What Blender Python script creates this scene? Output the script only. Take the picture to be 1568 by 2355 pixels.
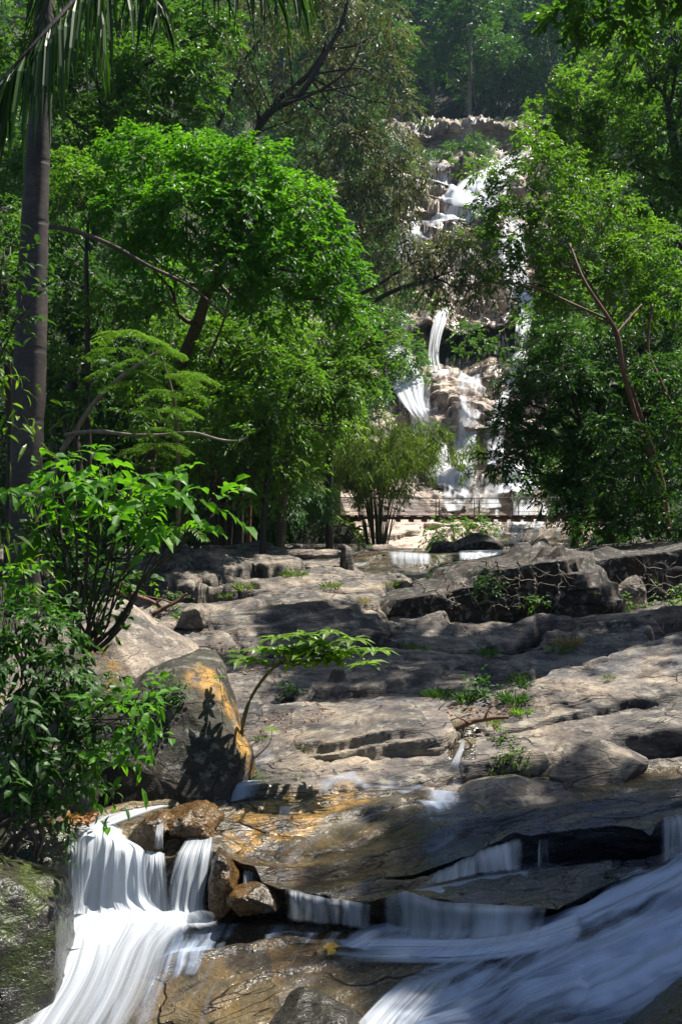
import bpy, math, random
import numpy as np
from mathutils import Vector

for o in list(bpy.data.objects): bpy.data.objects.remove(o)
S = bpy.context.scene
COL = S.collection
# ------------------------------------------------------------------ camera, sky, sun
cam_d = bpy.data.cameras.new('camera'); cam = bpy.data.objects.new('camera', cam_d); COL.objects.link(cam)
cam.location = (0, 0, 0); cam.rotation_euler = (math.radians(90), 0, 0)
cam_d.sensor_fit = 'VERTICAL'; cam_d.sensor_height = 36.0; cam_d.lens = 36.0 * 1000.0 / 1024.0
cam_d.clip_start = 0.05; cam_d.clip_end = 3000
S.camera = cam
SUN = Vector((0.40, 0.25, 0.88)).normalized()
w = bpy.data.worlds.new('World'); S.world = w; w.use_nodes = True
nt = w.node_tree; sky = nt.nodes.new('ShaderNodeTexSky'); sky.sky_type = 'NISHITA'; sky.sun_disc = False
sky.sun_elevation = math.asin(SUN.z); sky.sun_rotation = math.atan2(SUN.x, SUN.y)
bgn = nt.nodes['Background']; bgn.inputs[1].default_value = 0.055
nt.links.new(sky.outputs[0], bgn.inputs[0])
sd = bpy.data.lights.new('sun', 'SUN'); sd.energy = 5.0; sd.angle = math.radians(0.6); sd.color = (1.0, 0.95, 0.86)
so = bpy.data.objects.new('sun', sd); COL.objects.link(so)
so.rotation_euler = SUN.to_track_quat('Z', 'Y').to_euler(); so.location = (0, 0, 80)
S.view_settings.view_transform = 'Standard'; S.view_settings.look = 'None'
S.view_settings.exposure = 1.05; S.view_settings.gamma = 1.0
S.render.engine = 'CYCLES'
cy = S.cycles
cy.max_bounces = 7; cy.diffuse_bounces = 3; cy.glossy_bounces = 2; cy.transmission_bounces = 3
cy.transparent_max_bounces = 24; cy.volume_bounces = 0; cy.caustics_reflective = False; cy.caustics_refractive = False
try: cy.use_denoising = True
except Exception: pass

# ------------------------------------------------------------------ helpers
FD = 2302.5
def P(x, y, Y):            # picture point (1568 wide scale) at depth Y metres -> place
    return ((x - 784.0) / FD * Y, Y, (1177.5 - y) / FD * Y)
rng = np.random.default_rng(7)

def _h(ix, iy, iz, seed):
    n = (ix * 374761393 + iy * 668265263 + iz * 2147483647 + seed * 1274126177) & 0xFFFFFFFF
    n = ((n ^ (n >> 13)) * 1274126177) & 0xFFFFFFFF
    n = ((n ^ (n >> 16)) * 2246822519) & 0xFFFFFFFF
    return ((n ^ (n >> 15)) & 0xFFFFFF) / float(0xFFFFFF)
def vnoise(p, seed=0):
    p = np.asarray(p, float); i = np.floor(p).astype(np.int64); f = p - i; f = f * f * f * (f * (f * 6 - 15) + 10)
    r = 0
    for dx in (0, 1):
        for dy in (0, 1):
            for dz in (0, 1):
                wgt = (f[..., 0] if dx else 1 - f[..., 0]) * (f[..., 1] if dy else 1 - f[..., 1]) * (f[..., 2] if dz else 1 - f[..., 2])
                r = r + wgt * _h(i[..., 0] + dx, i[..., 1] + dy, i[..., 2] + dz, seed)
    return r * 2 - 1
def fbm(p, oct=4, seed=0, lac=2.1, gain=0.5):
    p = np.asarray(p, float); a = 1.0; s = 0; t = 0
    for k in range(oct):
        s = s + a * vnoise(p, seed + k * 17); t += a; a *= gain; p = p * lac + 3.7
    return s / t

def plates(u, v, seed=0, jit=.8):
    """cracked plates: per point returns (random height of the plate, slope term, distance to the plate edge)"""
    iu = np.floor(u).astype(np.int64); iv = np.floor(v).astype(np.int64); zz = np.zeros_like(iu)
    b1 = np.full(u.shape, 9e9); b2 = b1.copy(); H = np.zeros(u.shape); Sl = np.zeros(u.shape)
    for du in (-1, 0, 1):
        for dv in (-1, 0, 1):
            cu = iu + du; cv = iv + dv; r1 = _h(cu, cv, zz, seed); r2 = _h(cu, cv, zz + 1, seed); x = cu + .5 + (r1 - .5) * jit; y = cv + .5 + (r2 - .5) * jit
            ax = u - x; ay = v - y; d = ax * ax + ay * ay
            h = _h(cu, cv, zz + 2, seed) * 2 - 1; s = ax * (_h(cu, cv, zz + 3, seed) * 2 - 1) + ay * (_h(cu, cv, zz + 4, seed) * 2 - .7)
            c1 = d < b1; b2 = np.where(c1, b1, np.minimum(b2, d)); H = np.where(c1, h, H); Sl = np.where(c1, s, Sl); b1 = np.where(c1, d, b1)
    return H, Sl, np.sqrt(b2) - np.sqrt(b1)
def tag(o, label=None, cat=None, group=None, kind=None):
    if label: o['label'] = label
    if cat: o['category'] = cat
    if group: o['group'] = group
    if kind: o['kind'] = kind
    return o
def mesh_np(name, V, F, mat=None, attrs=None, uv=None, smooth=True, parent=None, loc=None):
    """V (n,3); F (m,k) int array or list of such arrays"""
    V = np.asarray(V, np.float32)
    Fs = F if isinstance(F, list) else [F]
    Fs = [np.asarray(f, np.int32) for f in Fs if len(f)]
    me = bpy.data.meshes.new(name)
    me.vertices.add(len(V)); me.vertices.foreach_set('co', V.ravel())
    nl = sum(f.size for f in Fs); nf = sum(len(f) for f in Fs)
    me.loops.add(nl); me.polygons.add(nf)
    me.loops.foreach_set('vertex_index', np.concatenate([f.ravel() for f in Fs]))
    tot = np.concatenate([np.full(len(f), f.shape[1], np.int32) for f in Fs])
    st = np.concatenate([[0], np.cumsum(tot)[:-1]]).astype(np.int32)
    me.polygons.foreach_set('loop_start', st)
    me.polygons.foreach_set('use_smooth', np.full(nf, smooth, bool))
    if attrs:
        for k, a in attrs.items():
            at = me.attributes.new(k, 'FLOAT', 'POINT'); at.data.foreach_set('value', np.asarray(a, np.float32))
    if uv is not None:
        ul = me.uv_layers.new(name='UVMap'); lv = np.concatenate([f.ravel() for f in Fs])
        ul.data.foreach_set('uv', np.asarray(uv, np.float32)[lv].ravel())
    me.update(calc_edges=True); me.validate()
    if mat: me.materials.append(mat)
    o = bpy.data.objects.new(name, me); COL.objects.link(o)
    if parent: o.parent = parent
    if loc is not None: o.location = loc
    return o
def grid_faces(nr, nc, wrap=False):
    r = np.arange(nr - 1)[:, None]; c = np.arange(nc if wrap else nc - 1)[None, :]
    c2 = (c + 1) % nc
    a = r * nc + c; b = r * nc + c2; d = (r + 1) * nc + c2; e = (r + 1) * nc + c
    return np.stack([a, b, d, e], -1).reshape(-1, 4)
def empty(name, loc=(0, 0, 0)):
    o = bpy.data.objects.new(name, None); o.location = loc; o.empty_display_size = 0.2; COL.objects.link(o); return o

def resample(rows, nc):
    """rows of control points, each row any number of tuples; linear resample each at nc params"""
    out = []
    for r in rows:
        a = np.array(r, float); d = np.r_[0, np.cumsum(np.hypot(*np.diff(a[:, :2], axis=0).T))]; d /= d[-1]
        t = np.linspace(0, 1, nc)
        out.append(np.stack([np.interp(t, d, a[:, k]) for k in range(a.shape[1])], -1))
    return np.array(out)
def catmull(A, n):
    """A (k,...) -> n samples along axis 0"""
    k = len(A); t = np.linspace(0, k - 1, n); i = np.minimum(t.astype(int), k - 2); f = (t - i).reshape((-1,) + (1,) * (A.ndim - 1))
    g = lambda j: A[np.clip(j, 0, k - 1)]
    p0, p1, p2, p3 = g(i - 1), g(i), g(i + 1), g(i + 2)
    return .5 * ((2 * p1) + (-p0 + p2) * f + (2 * p0 - 5 * p1 + 4 * p2 - p3) * f * f + (-p0 + 3 * p1 - 3 * p2 + p3) * f ** 3)
def toW(A):
    return np.stack([(A[..., 0] - 784) / FD * A[..., 2], A[..., 2], (1177.5 - A[..., 1]) / FD * A[..., 2]], -1)
def inpoly(px, py, poly):
    poly = np.array(poly, float); n = len(poly); ins = np.zeros(px.shape, bool); j = n - 1
    for i in range(n):
        xi, yi = poly[i]; xj, yj = poly[j]
        c = ((yi > py) != (yj > py)) & (px < (xj - xi) * (py - yi) / (yj - yi + 1e-12) + xi)
        ins ^= c; j = i
    return ins

# ------------------------------------------------------------------ materials
class N:
    def __init__(s, name):
        s.m = bpy.data.materials.new(name); s.m.use_nodes = True; s.t = s.m.node_tree; s.t.nodes.clear()
        s.out = s.n('OutputMaterial')
    def n(s, ty, **kw):
        nd = s.t.nodes.new('ShaderNode' + ty)
        for k, v in kw.items():
            if k.startswith('i_'):
                nd.inputs[int(k[2:]) if k[2:].isdigit() else k[2:].replace('_', ' ')].default_value = v
            else: setattr(nd, k, v)
        return nd
    def l(s, a, b): s.t.links.new(a, b)
    def math(s, op, a, b=None, c=None, clamp=False):
        nd = s.n('Math', operation=op, use_clamp=clamp)
        for i, x in enumerate((a, b, c)):
            if x is None: continue
            if isinstance(x, (int, float)): nd.inputs[i].default_value = x
            else: s.l(x, nd.inputs[i])
        return nd.outputs[0]
    def ramp(s, fac, stops, interp='LINEAR'):
        r = s.n('ValToRGB'); e = r.color_ramp.elements; r.color_ramp.interpolation = interp
        while len(e) < len(stops): e.new(0.5)
        for k, (p, c) in enumerate(stops):
            e[k].position = p; e[k].color = (c, c, c, 1) if isinstance(c, (int, float)) else (*c, 1)
        s.l(fac, r.inputs[0]); return r.outputs[0]
    def mix(s, f, a, b, blend='MIX'):
        nd = s.n('Mix', data_type='RGBA', blend_type=blend)
        for i, x in ((0, f), (6, a), (7, b)):
            if isinstance(x, (int, float)): nd.inputs[i].default_value = x
            elif isinstance(x, tuple): nd.inputs[i].default_value = (*x, 1)
            else: s.l(x, nd.inputs[i])
        return nd.outputs[2]
    def noise(s, vec, scale, det=4, rough=.55, dist=0):
        nd = s.n('TexNoise'); nd.inputs['Scale'].default_value = scale; nd.inputs['Detail'].default_value = det
        nd.inputs['Roughness'].default_value = rough; nd.inputs['Distortion'].default_value = dist
        if vec is not None: s.l(vec, nd.inputs['Vector'])
        return nd.outputs['Fac']
    def mapping(s, vec, scale=(1, 1, 1), rot=(0, 0, 0)):
        nd = s.n('Mapping'); nd.inputs['Scale'].default_value = scale; nd.inputs['Rotation'].default_value = rot
        s.l(vec, nd.inputs['Vector']); return nd.outputs[0]
    def attr(s, name): return s.n('Attribute', attribute_name=name).outputs['Fac']
    def geo(s): return s.n('NewGeometry').outputs['Position']

def rock_material(name, cols, wetcols, fs=1.0, bump=.5, base_wet=None, lichen=None, moss=None, tilt=(0.0, -0.12, 0.0), rough=.78, lz=9):
    m = N(name); pos = m.geo()
    lay = m.mapping(pos, (1.2 * fs, 1.2 * fs, lz * fs), tilt)            # stretched along the rock's layers
    n1 = m.noise(lay, 1.0, 6, .62, .5); n2 = m.noise(pos, 2.2 * fs, 6, .6); n3 = m.noise(pos, 26 * fs, 4, .65)
    n4 = m.noise(lay, 3.2, 5, .7, .3)
    f = m.math('ADD', m.math('MULTIPLY', n1, .55), m.math('MULTIPLY', n2, .45))
    dry = m.ramp(f, cols)
    dry = m.mix(m.math('MULTIPLY', m.ramp(n4, [(.35, 0.0), (.7, 1.0)]), .45), dry, m.mix(1.0, dry, (.45, .42, .42), 'MULTIPLY'))
    vo = m.n('TexVoronoi', feature='DISTANCE_TO_EDGE'); vo.inputs['Scale'].default_value = .55 * fs
    wv = m.n('VectorMath', operation='ADD'); m.l(lay, wv.inputs[0])
    nc = m.n('TexNoise'); nc.inputs['Scale'].default_value = 1.6 * fs; nc.inputs['Detail'].default_value = 3; m.l(pos, nc.inputs['Vector'])
    sc = m.n('VectorMath', operation='SCALE'); m.l(nc.outputs['Color'], sc.inputs[0]); sc.inputs['Scale'].default_value = 1.3
    m.l(sc.outputs[0], wv.inputs[1]); m.l(wv.outputs[0], vo.inputs['Vector'])
    crack = m.ramp(vo.outputs['Distance'], [(0.0, 0.0), (.012, 1.0)])
    crack = m.math('MAXIMUM', crack, m.ramp(m.noise(pos, .9 * fs, 3), [(.45, 0.0), (.55, 1.0)]))
    rv = m.mapping(m.mapping(pos, (1, 1, 1), (0, .18, -.42)), (.55 * fs, 3.6 * fs, 7 * fs))
    sn = m.noise(rv, 1.0, 3, .55, .4); sl = m.math('ABSOLUTE', m.math('SUBTRACT', m.math('FRACT', m.math('MULTIPLY', sn, 9.0)), .5))
    line = m.ramp(sl, [(.012, 0.0), (.05, 1.0)])
    line = m.math('MAXIMUM', line, m.ramp(m.noise(pos, 1.7 * fs, 3), [(.46, 0.0), (.56, 1.0)])); crack = m.math('MULTIPLY', crack, line)
    stain = m.ramp(m.noise(m.mapping(pos, (1, 1, 2.5)), .55 * fs, 6, .68, .6), [(.44, 0.0), (.60, 1.0)])
    dry = m.mix(m.math('MULTIPLY', stain, .85), dry, m.mix(1.0, dry, (.22, .22, .26), 'MULTIPLY'))
    wet = m.attr('wet') if base_wet is None else None
    wc = m.ramp(m.math('ADD', m.math('MULTIPLY', m.noise(pos, 1.1 * fs, 5, .6), .6), m.math('MULTIPLY', n1, .4)), wetcols)
    wc = m.mix(m.math('MULTIPLY', m.ramp(n4, [(.4, 0.0), (.65, 1.0)]), .5), wc, m.mix(1.0, wc, (.4, .38, .4), 'MULTIPLY'))
    grain = m.ramp(n3, [(.3, .72), (.72, 1.25)])
    wfac = wet if wet is not None else base_wet
    col = m.mix(wfac, dry, wc)
    col = m.mix(1.0, col, grain, 'MULTIPLY')
    if lichen:
        lf = m.ramp(m.noise(pos, 5.5 * fs, 5, .7), [(.53, 0.0), (.60, 1.0)])
        lf = m.math('MULTIPLY', lf, lichen[1])
        if wet is not None: lf = m.math('MULTIPLY', lf, m.math('SUBTRACT', 1.0, wet))
        col = m.mix(lf, col, lichen[0])
    if moss:
        at = m.attr('moss'); mn = m.noise(pos, 7, 5, .7)
        mf = m.math('MULTIPLY', at, m.ramp(mn, [(.42, 0.0), (.6, 1.0)]))
        col = m.mix(mf, col, m.ramp(m.noise(pos, 60, 3), [(.3, (.02, .03, .006)), (.7, (.075, .10, .02))]))
    col = m.mix(m.attr('seam'), col, (.015, .013, .011))
    col = m.mix(m.math('MULTIPLY', m.attr('shade_blue'), .85), col, m.ramp(f, [(.38, (.024, .029, .042)), (.6, (.075, .092, .125))]))  # blue of sky-lit shade mixed into the rock colour
    ye = m.attr('ochre'); yn = m.noise(m.mapping(pos, (7, 7, 3)), 1.0, 6, .75)
    col = m.mix(m.math('MULTIPLY', ye, m.ramp(yn, [(.42, 0.0), (.56, 1.0)])), col, m.ramp(yn, [(.3, (.16, .075, .02)), (.65, (.48, .26, .045))]))
    b = m.n('BsdfPrincipled')
    m.l(m.mix(crack, m.mix(1.0, col, (.25, .23, .22), 'MULTIPLY'), col), b.inputs['Base Color'])
    rr = m.ramp(n3, [(.3, .10), (.7, .32)])
    if wet is not None:
        m.l(m.math('ADD', m.math('MULTIPLY', rr, wet), m.math('MULTIPLY', m.math('SUBTRACT', 1.0, wet), rough)), b.inputs['Roughness'])
    elif base_wet > .5: m.l(rr, b.inputs['Roughness'])
    else: b.inputs['Roughness'].default_value = rough
    h = m.math('ADD', m.math('MULTIPLY', n1, .7), m.math('MULTIPLY', n4, .5))
    h = m.math('ADD', h, m.math('MULTIPLY', n3, .16)); h = m.math('ADD', h, m.math('MULTIPLY', crack, .35))
    h = m.math('ADD', h, m.math('MULTIPLY', m.noise(pos, 70 * fs, 3), .06))
    bp = m.n('Bump'); bp.inputs['Strength'].default_value = bump; bp.inputs['Distance'].default_value = .07 / fs
    m.l(h, bp.inputs['Height']); m.l(bp.outputs[0], b.inputs['Normal']); m.l(b.outputs[0], m.out.inputs[0])
    return m.m
DRY = [(.34, (.03, .027, .028)), (.44, (.095, .082, .075)), (.51, (.20, .165, .135)), (.58, (.33, .26, .185)), (.69, (.46, .385, .30))]
WET = [(.32, (.02, .017, .015)), (.43, (.055, .045, .033)), (.52, (.11, .085, .048)), (.60, (.17, .125, .062)), (.70, (.13, .10, .055))]
M = {}
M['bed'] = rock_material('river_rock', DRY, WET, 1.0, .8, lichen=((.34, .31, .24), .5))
M['boulder'] = rock_material('boulder_rock', [(.3, (.12, .10, .085)), (.45, (.26, .21, .16)), (.6, (.42, .33, .24)), (.75, (.30, .26, .22))], WET, 1.6, .6, base_wet=0.0, lichen=((.46, .42, .34), .45), lz=2.2)
M['dark_rock'] = rock_material('dark_stained_rock', [(.32, (.010, .008, .007)), (.46, (.022, .017, .013)), (.58, (.065, .042, .028)), (.70, (.13, .095, .065))], WET, 1.5, .8, base_wet=0.0, lichen=((.24, .225, .19), .6), moss=True, lz=2.2)
M['mossy_rock'] = rock_material('mossy_wet_rock', [(.3, (.02, .02, .015)), (.6, (.07, .06, .045)), (.75, (.12, .10, .07))], [(.3, (.012, .012, .012)), (.55, (.05, .045, .035)), (.7, (.10, .08, .05))], 2.2, 1.0, base_wet=.9, moss=True, lz=2.2)
M['rust_rock'] = rock_material('orange_wet_rock', WET, [(.32, (.018, .013, .009)), (.46, (.055, .035, .016)), (.55, (.15, .075, .02)), (.68, (.10, .07, .035))], 2.6, 1.0, base_wet=.8, lz=2.2)
M['cliff'] = rock_material('cliff_rock', [(.28, (.12, .09, .08)), (.38, (.36, .28, .23)), (.48, (.58, .46, .37)), (.60, (.70, .56, .43)), (.75, (.76, .68, .60))], [(.3, (.06, .05, .045)), (.5, (.22, .165, .12)), (.7, (.45, .33, .20))], .16, .7, lichen=None, lz=5, tilt=(0, -.3, 0))

def water_material(name, col=(.86, .88, .92), sx=40, sy=1.6, lo=.35, hi=.62, glow=0.0, rough=.5):
    m = N(name); uv = m.n('UVMap').outputs[0]
    v1 = m.mapping(uv, (sx, sy, 1)); v2 = m.mapping(uv, (sx * .28, sy * .8, 1))
    a = m.noise(v1, 1.0, 2, .5, .1); b_ = m.noise(v2, 1.0, 2, .5, .3)
    st = m.ramp(m.math('ADD', m.math('MULTIPLY', a, .55), m.math('MULTIPLY', b_, .45)), [(lo, 0.0), (hi, 1.0)])
    d = m.attr('dens')     # 0 none .. 1 solid white
    x = m.math('ADD', m.math('MULTIPLY', d, 2.0), m.math('SUBTRACT', st, 1.0))
    al = m.n('MapRange', interpolation_type='SMOOTHSTEP'); m.l(x, al.inputs[0]); al.inputs[1].default_value = -.25; al.inputs[2].default_value = 1.35; al.inputs[4].default_value = .96
    df = m.n('BsdfPrincipled'); df.inputs['Base Color'].default_value = (*col, 1); df.inputs['Roughness'].default_value = rough
    df.inputs['Specular IOR Level'].default_value = .4
    bp = m.n('Bump'); bp.inputs['Strength'].default_value = .55; bp.inputs['Distance'].default_value = .05; m.l(st, bp.inputs['Height']); m.l(bp.outputs[0], df.inputs['Normal'])
    tr = m.n('BsdfTranslucent'); tr.inputs[0].default_value = (*col, 1)
    mx = m.n('MixShader'); mx.inputs[0].default_value = .35; m.l(df.outputs[0], mx.inputs[1]); m.l(tr.outputs[0], mx.inputs[2])
    tp = m.n('BsdfTransparent'); m2 = m.n('MixShader'); m.l(al.outputs[0], m2.inputs[0]); m.l(tp.outputs[0], m2.inputs[1]); m.l(mx.outputs[0], m2.inputs[2])
    m.l(m2.outputs[0], m.out.inputs[0]); return m.m
M['fall'] = water_material('falling_water', (.66, .70, .76), sx=14, sy=.6, lo=.32, hi=.70)
M['silk'] = water_material('silky_running_water', col=(.68, .76, .90), sx=7, sy=.8, lo=.36, hi=.66)
M['far_fall'] = water_material('distant_falling_water', sx=12, sy=3.0, lo=.34, hi=.62)
M['cling'] = water_material('water_clinging_to_rock', (.80, .83, .88), sx=1.0, sy=1.0, lo=.38, hi=.60)
M['flow'] = water_material('smooth_flowing_water', (.56, .67, .88), sx=1.0, sy=1.0, lo=.39, hi=.62)
def film_material():
    m = N('thin_clear_water'); g = m.n('BsdfGlossy'); g.inputs['Roughness'].default_value = .08; g.inputs[0].default_value = (.9, .95, 1, 1)
    tp = m.n('BsdfTransparent'); tp.inputs[0].default_value = (.80, .86, .93, 1)
    fr = m.n('Fresnel'); fr.inputs[0].default_value = 1.33
    nz = m.n('TexNoise'); nz.inputs['Scale'].default_value = 1.0; nz.inputs['Detail'].default_value = 3
    m.l(m.mapping(m.geo(), (6, 2.5, 6)), nz.inputs['Vector'])
    bp = m.n('Bump'); bp.inputs['Strength'].default_value = .6; bp.inputs['Distance'].default_value = .05; m.l(nz.outputs[0], bp.inputs['Height'])
    m.l(bp.outputs[0], g.inputs['Normal']); m.l(bp.outputs[0], fr.inputs['Normal'])
    mx = m.n('MixShader'); m.l(fr.outputs[0], mx.inputs[0]); m.l(tp.outputs[0], mx.inputs[1]); m.l(g.outputs[0], mx.inputs[2])
    m.l(mx.outputs[0], m.out.inputs[0]); return m.m
M['film'] = film_material()
def wood_material(name, c1, c2, scale=(20, 20, 2), rough=.7, bump=.4):
    m = N(name); tc = m.n('TexCoord').outputs['Object']; v = m.mapping(tc, scale)
    n1 = m.noise(v, 1.0, 5, .65, .4); n2 = m.noise(tc, 1.3, 3)
    c = m.mix(m.math('MULTIPLY', n2, .5), m.ramp(n1, [(.3, c1), (.7, c2)]), m.mix(1.0, m.ramp(n1, [(.3, c1), (.7, c2)]), (.5, .5, .5), 'MULTIPLY'))
    b = m.n('BsdfPrincipled'); m.l(c, b.inputs['Base Color']); b.inputs['Roughness'].default_value = rough
    bp = m.n('Bump'); bp.inputs['Strength'].default_value = bump; bp.inputs['Distance'].default_value = .02; m.l(n1, bp.inputs['Height']); m.l(bp.outputs[0], b.inputs['Normal'])
    m.l(b.outputs[0], m.out.inputs[0]); return m.m
M['bark'] = wood_material('brown_bark', (.035, .022, .014), (.15, .10, .065))
M['bark_dark'] = wood_material('dark_bark', (.014, .010, .008), (.06, .042, .03))
M['bark_pale'] = wood_material('pale_bark', (.12, .10, .075), (.36, .31, .24))
M['bark_red'] = wood_material('reddish_bark', (.07, .03, .018), (.24, .12, .07))
M['bark_green'] = wood_material('greenish_bark', (.07, .075, .03), (.22, .20, .09))
M['timber'] = wood_material('orange_timber', (.60, .31, .15), (.74, .45, .25), (6, 6, .6), .6, .2)
M['deck'] = wood_material('brown_timber', (.10, .045, .028), (.22, .11, .07), (6, 6, .6), .7, .2)
M['culm'] = wood_material('bamboo_stem', (.035, .04, .018), (.14, .13, .06), (12, 12, 3))
M['steel'] = wood_material('dull_steel', (.05, .055, .05), (.10, .11, .10), (8, 8, 8), .45, .1)
def soil_material():
    m = N('leaf_litter_soil'); p = m.geo(); n1 = m.noise(p, 3, 6, .7); n2 = m.noise(p, 40, 3, .6)
    c = m.ramp(n1, [(.3, (.012, .022, .008)), (.5, (.025, .035, .012)), (.65, (.06, .048, .024)), (.75, (.035, .055, .015))])
    c = m.mix(1.0, c, m.ramp(n2, [(.3, .5), (.7, 1.4)]), 'MULTIPLY')
    b = m.n('BsdfPrincipled'); m.l(c, b.inputs['Base Color']); b.inputs['Roughness'].default_value = .9
    bp = m.n('Bump'); bp.inputs['Strength'].default_value = .8; bp.inputs['Distance'].default_value = .1; m.l(n2, bp.inputs['Height']); m.l(bp.outputs[0], b.inputs['Normal'])
    m.l(b.outputs[0], m.out.inputs[0]); return m.m
M['soil'] = soil_material()
def palm_bark():
    m = N('ringed_palm_bark'); tc = m.n('TexCoord').outputs['Object']; g = m.geo()
    n1 = m.noise(m.mapping(tc, (14, 14, 26)), 1.0, 5, .65); n2 = m.noise(tc, 3.0, 4)
    wv = m.n('TexWave', wave_type='BANDS', bands_direction='Z'); wv.inputs['Scale'].default_value = .5; wv.inputs['Distortion'].default_value = 2.2; wv.inputs['Detail'].default_value = 3
    m.l(tc, wv.inputs['Vector'])
    ring = m.ramp(wv.outputs['Fac'], [(0.0, .3), (.02, 1.0)])
    c = m.ramp(m.math('ADD', m.math('MULTIPLY', n1, .5), m.math('MULTIPLY', n2, .5)), [(.3, (.022, .017, .016)), (.5, (.055, .042, .04)), (.66, (.12, .09, .08))])
    c = m.mix(ring, (.05, .04, .035), c)
    b = m.n('BsdfPrincipled'); m.l(c, b.inputs['Base Color']); b.inputs['Roughness'].default_value = .6
    bp = m.n('Bump'); bp.inputs['Strength'].default_value = .5; bp.inputs['Distance'].default_value = .01
    m.l(m.math('ADD', m.math('MULTIPLY', n1, .5), ring), bp.inputs['Height']); m.l(bp.outputs[0], b.inputs['Normal'])
    m.l(b.outputs[0], m.out.inputs[0]); return m.m
M['palm_bark'] = palm_bark()
def leaf_material(name, stops, trans=.4, rough=.42, spec=.5, tcol=None, clump=.8):
    m = N(name); r = m.attr('rnd'); p = m.geo(); n = m.noise(p, clump, 3, .6)
    f = m.math('ADD', m.math('MULTIPLY', r, .6), m.math('MULTIPLY', m.math('SUBTRACT', n, .3), 1.0), clamp=True)
    c = m.ramp(f, stops)
    b = m.n('BsdfPrincipled'); m.l(c, b.inputs['Base Color']); b.inputs['Roughness'].default_value = rough; b.inputs['Specular IOR Level'].default_value = spec
    t = m.n('BsdfTranslucent'); m.l(m.mix(1.0, c, tcol or (1.35, 1.55, .55), 'MULTIPLY'), t.inputs[0])
    mx = m.n('MixShader'); mx.inputs[0].default_value = trans; m.l(b.outputs[0], mx.inputs[1]); m.l(t.outputs[0], mx.inputs[2])
    m.l(mx.outputs[0], m.out.inputs[0]); return m.m
G = lambda *c: [(i / (len(c) - 1), x) for i, x in enumerate(c)]
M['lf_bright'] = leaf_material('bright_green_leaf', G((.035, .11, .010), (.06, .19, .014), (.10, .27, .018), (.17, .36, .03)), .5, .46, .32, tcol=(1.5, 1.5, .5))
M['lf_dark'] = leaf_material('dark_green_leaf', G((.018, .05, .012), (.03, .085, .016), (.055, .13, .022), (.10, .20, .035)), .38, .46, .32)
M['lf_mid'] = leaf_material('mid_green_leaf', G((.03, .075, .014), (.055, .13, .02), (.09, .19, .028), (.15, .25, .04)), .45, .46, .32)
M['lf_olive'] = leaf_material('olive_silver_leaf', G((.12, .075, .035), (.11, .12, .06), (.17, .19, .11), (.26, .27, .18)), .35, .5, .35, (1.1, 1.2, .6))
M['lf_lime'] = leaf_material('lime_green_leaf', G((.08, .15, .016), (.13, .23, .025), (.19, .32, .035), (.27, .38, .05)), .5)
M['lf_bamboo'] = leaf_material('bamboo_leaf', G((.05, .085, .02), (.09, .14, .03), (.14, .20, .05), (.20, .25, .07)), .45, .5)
M['lf_blue'] = leaf_material('blue_green_leaf', G((.018, .05, .022), (.03, .085, .032), (.055, .125, .045), (.09, .17, .05)), .35, .46, .32)  # dark green leaf tones leaning to blue
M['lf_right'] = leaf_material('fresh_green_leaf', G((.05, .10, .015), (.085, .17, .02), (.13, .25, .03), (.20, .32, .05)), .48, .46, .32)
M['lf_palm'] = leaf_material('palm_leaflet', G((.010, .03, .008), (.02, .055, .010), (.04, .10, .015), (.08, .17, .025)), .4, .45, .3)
M['lf_dry'] = leaf_material('dry_fallen_leaf', G((.12, .04, .015), (.22, .09, .03), (.35, .18, .06), (.42, .30, .10)), .2, .6)
M['lf_yellow'] = leaf_material('yellow_fallen_leaf', G((.55, .30, .02), (.62, .38, .03)), .2, .4)
M['lf_grass'] = leaf_material('grass_blade', G((.05, .09, .015), (.09, .15, .02), (.14, .20, .035), (.24, .24, .08)), .4, .5)
M['lf_straw'] = leaf_material('straw_blade', G((.25, .19, .08), (.38, .30, .14)), .3, .6)
# ================================================================== SETTING
CZ = np.array([(0, -4), (10, -3.2), (30, -2.6), (42, -2.5), (46, -2), (52, 1.5), (60, 4.6), (72, 10.2), (80, 15.9), (95, 25.5), (105, 31), (118, 39.8), (127, 47.5), (150, 56), (235, 128), (400, 265), (900, 640)])
def ground(x, y):
    x = np.asarray(x, float); y = np.asarray(y, float)
    c = np.interp(y, CZ[:, 0], CZ[:, 1])
    xl = np.interp(y, [0, 5.5, 8, 15, 30, 33, 36, 42, 50, 160, 300], [-1.6, -1.75, -2.3, -3.9, -8.0, -3, 2.2, 2.6, 2.0, 4.0, 10])
    xr = np.interp(y, [0, 10, 22, 30, 42, 50, 160, 300], [3.5, 5.5, 8.0, 8.0, 9.2, 11.5, 38, 60])
    z = c - np.where(y > 44, 3.0, 0.0)
    up = np.interp(y, [0, 20, 40, 60, 150, 300], [.22, .25, .35, .6, .5, .1])
    left = np.maximum(xl - x, 0); right = np.maximum(x - xr, 0)
    bank_l = np.interp(y, [0, 5.5, 9, 15, 34, 42, 60, 160], [-1.95, -1.85, -1.5, -1.45, -1.12, -1.1, 2.6, 53]) if True else 0
    zl = np.where(y < 60, np.minimum(bank_l, 9e9), z) ; zl = np.where(y >= 60, z, zl)
    bl = np.clip(left / np.interp(y, [0, 60, 160], [.5, 3, 8]), 0, 1)
    br = np.clip(right / np.interp(y, [0, 60, 160], [.8, 3, 8]), 0, 1)
    zz = z + (np.maximum(zl, z) - z) * bl + left * up * bl
    zz = zz + (np.where(y < 60, np.maximum(-1.15, zz) - zz, 0)) * br + right * up * 1.1 * br
    return zz
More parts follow.
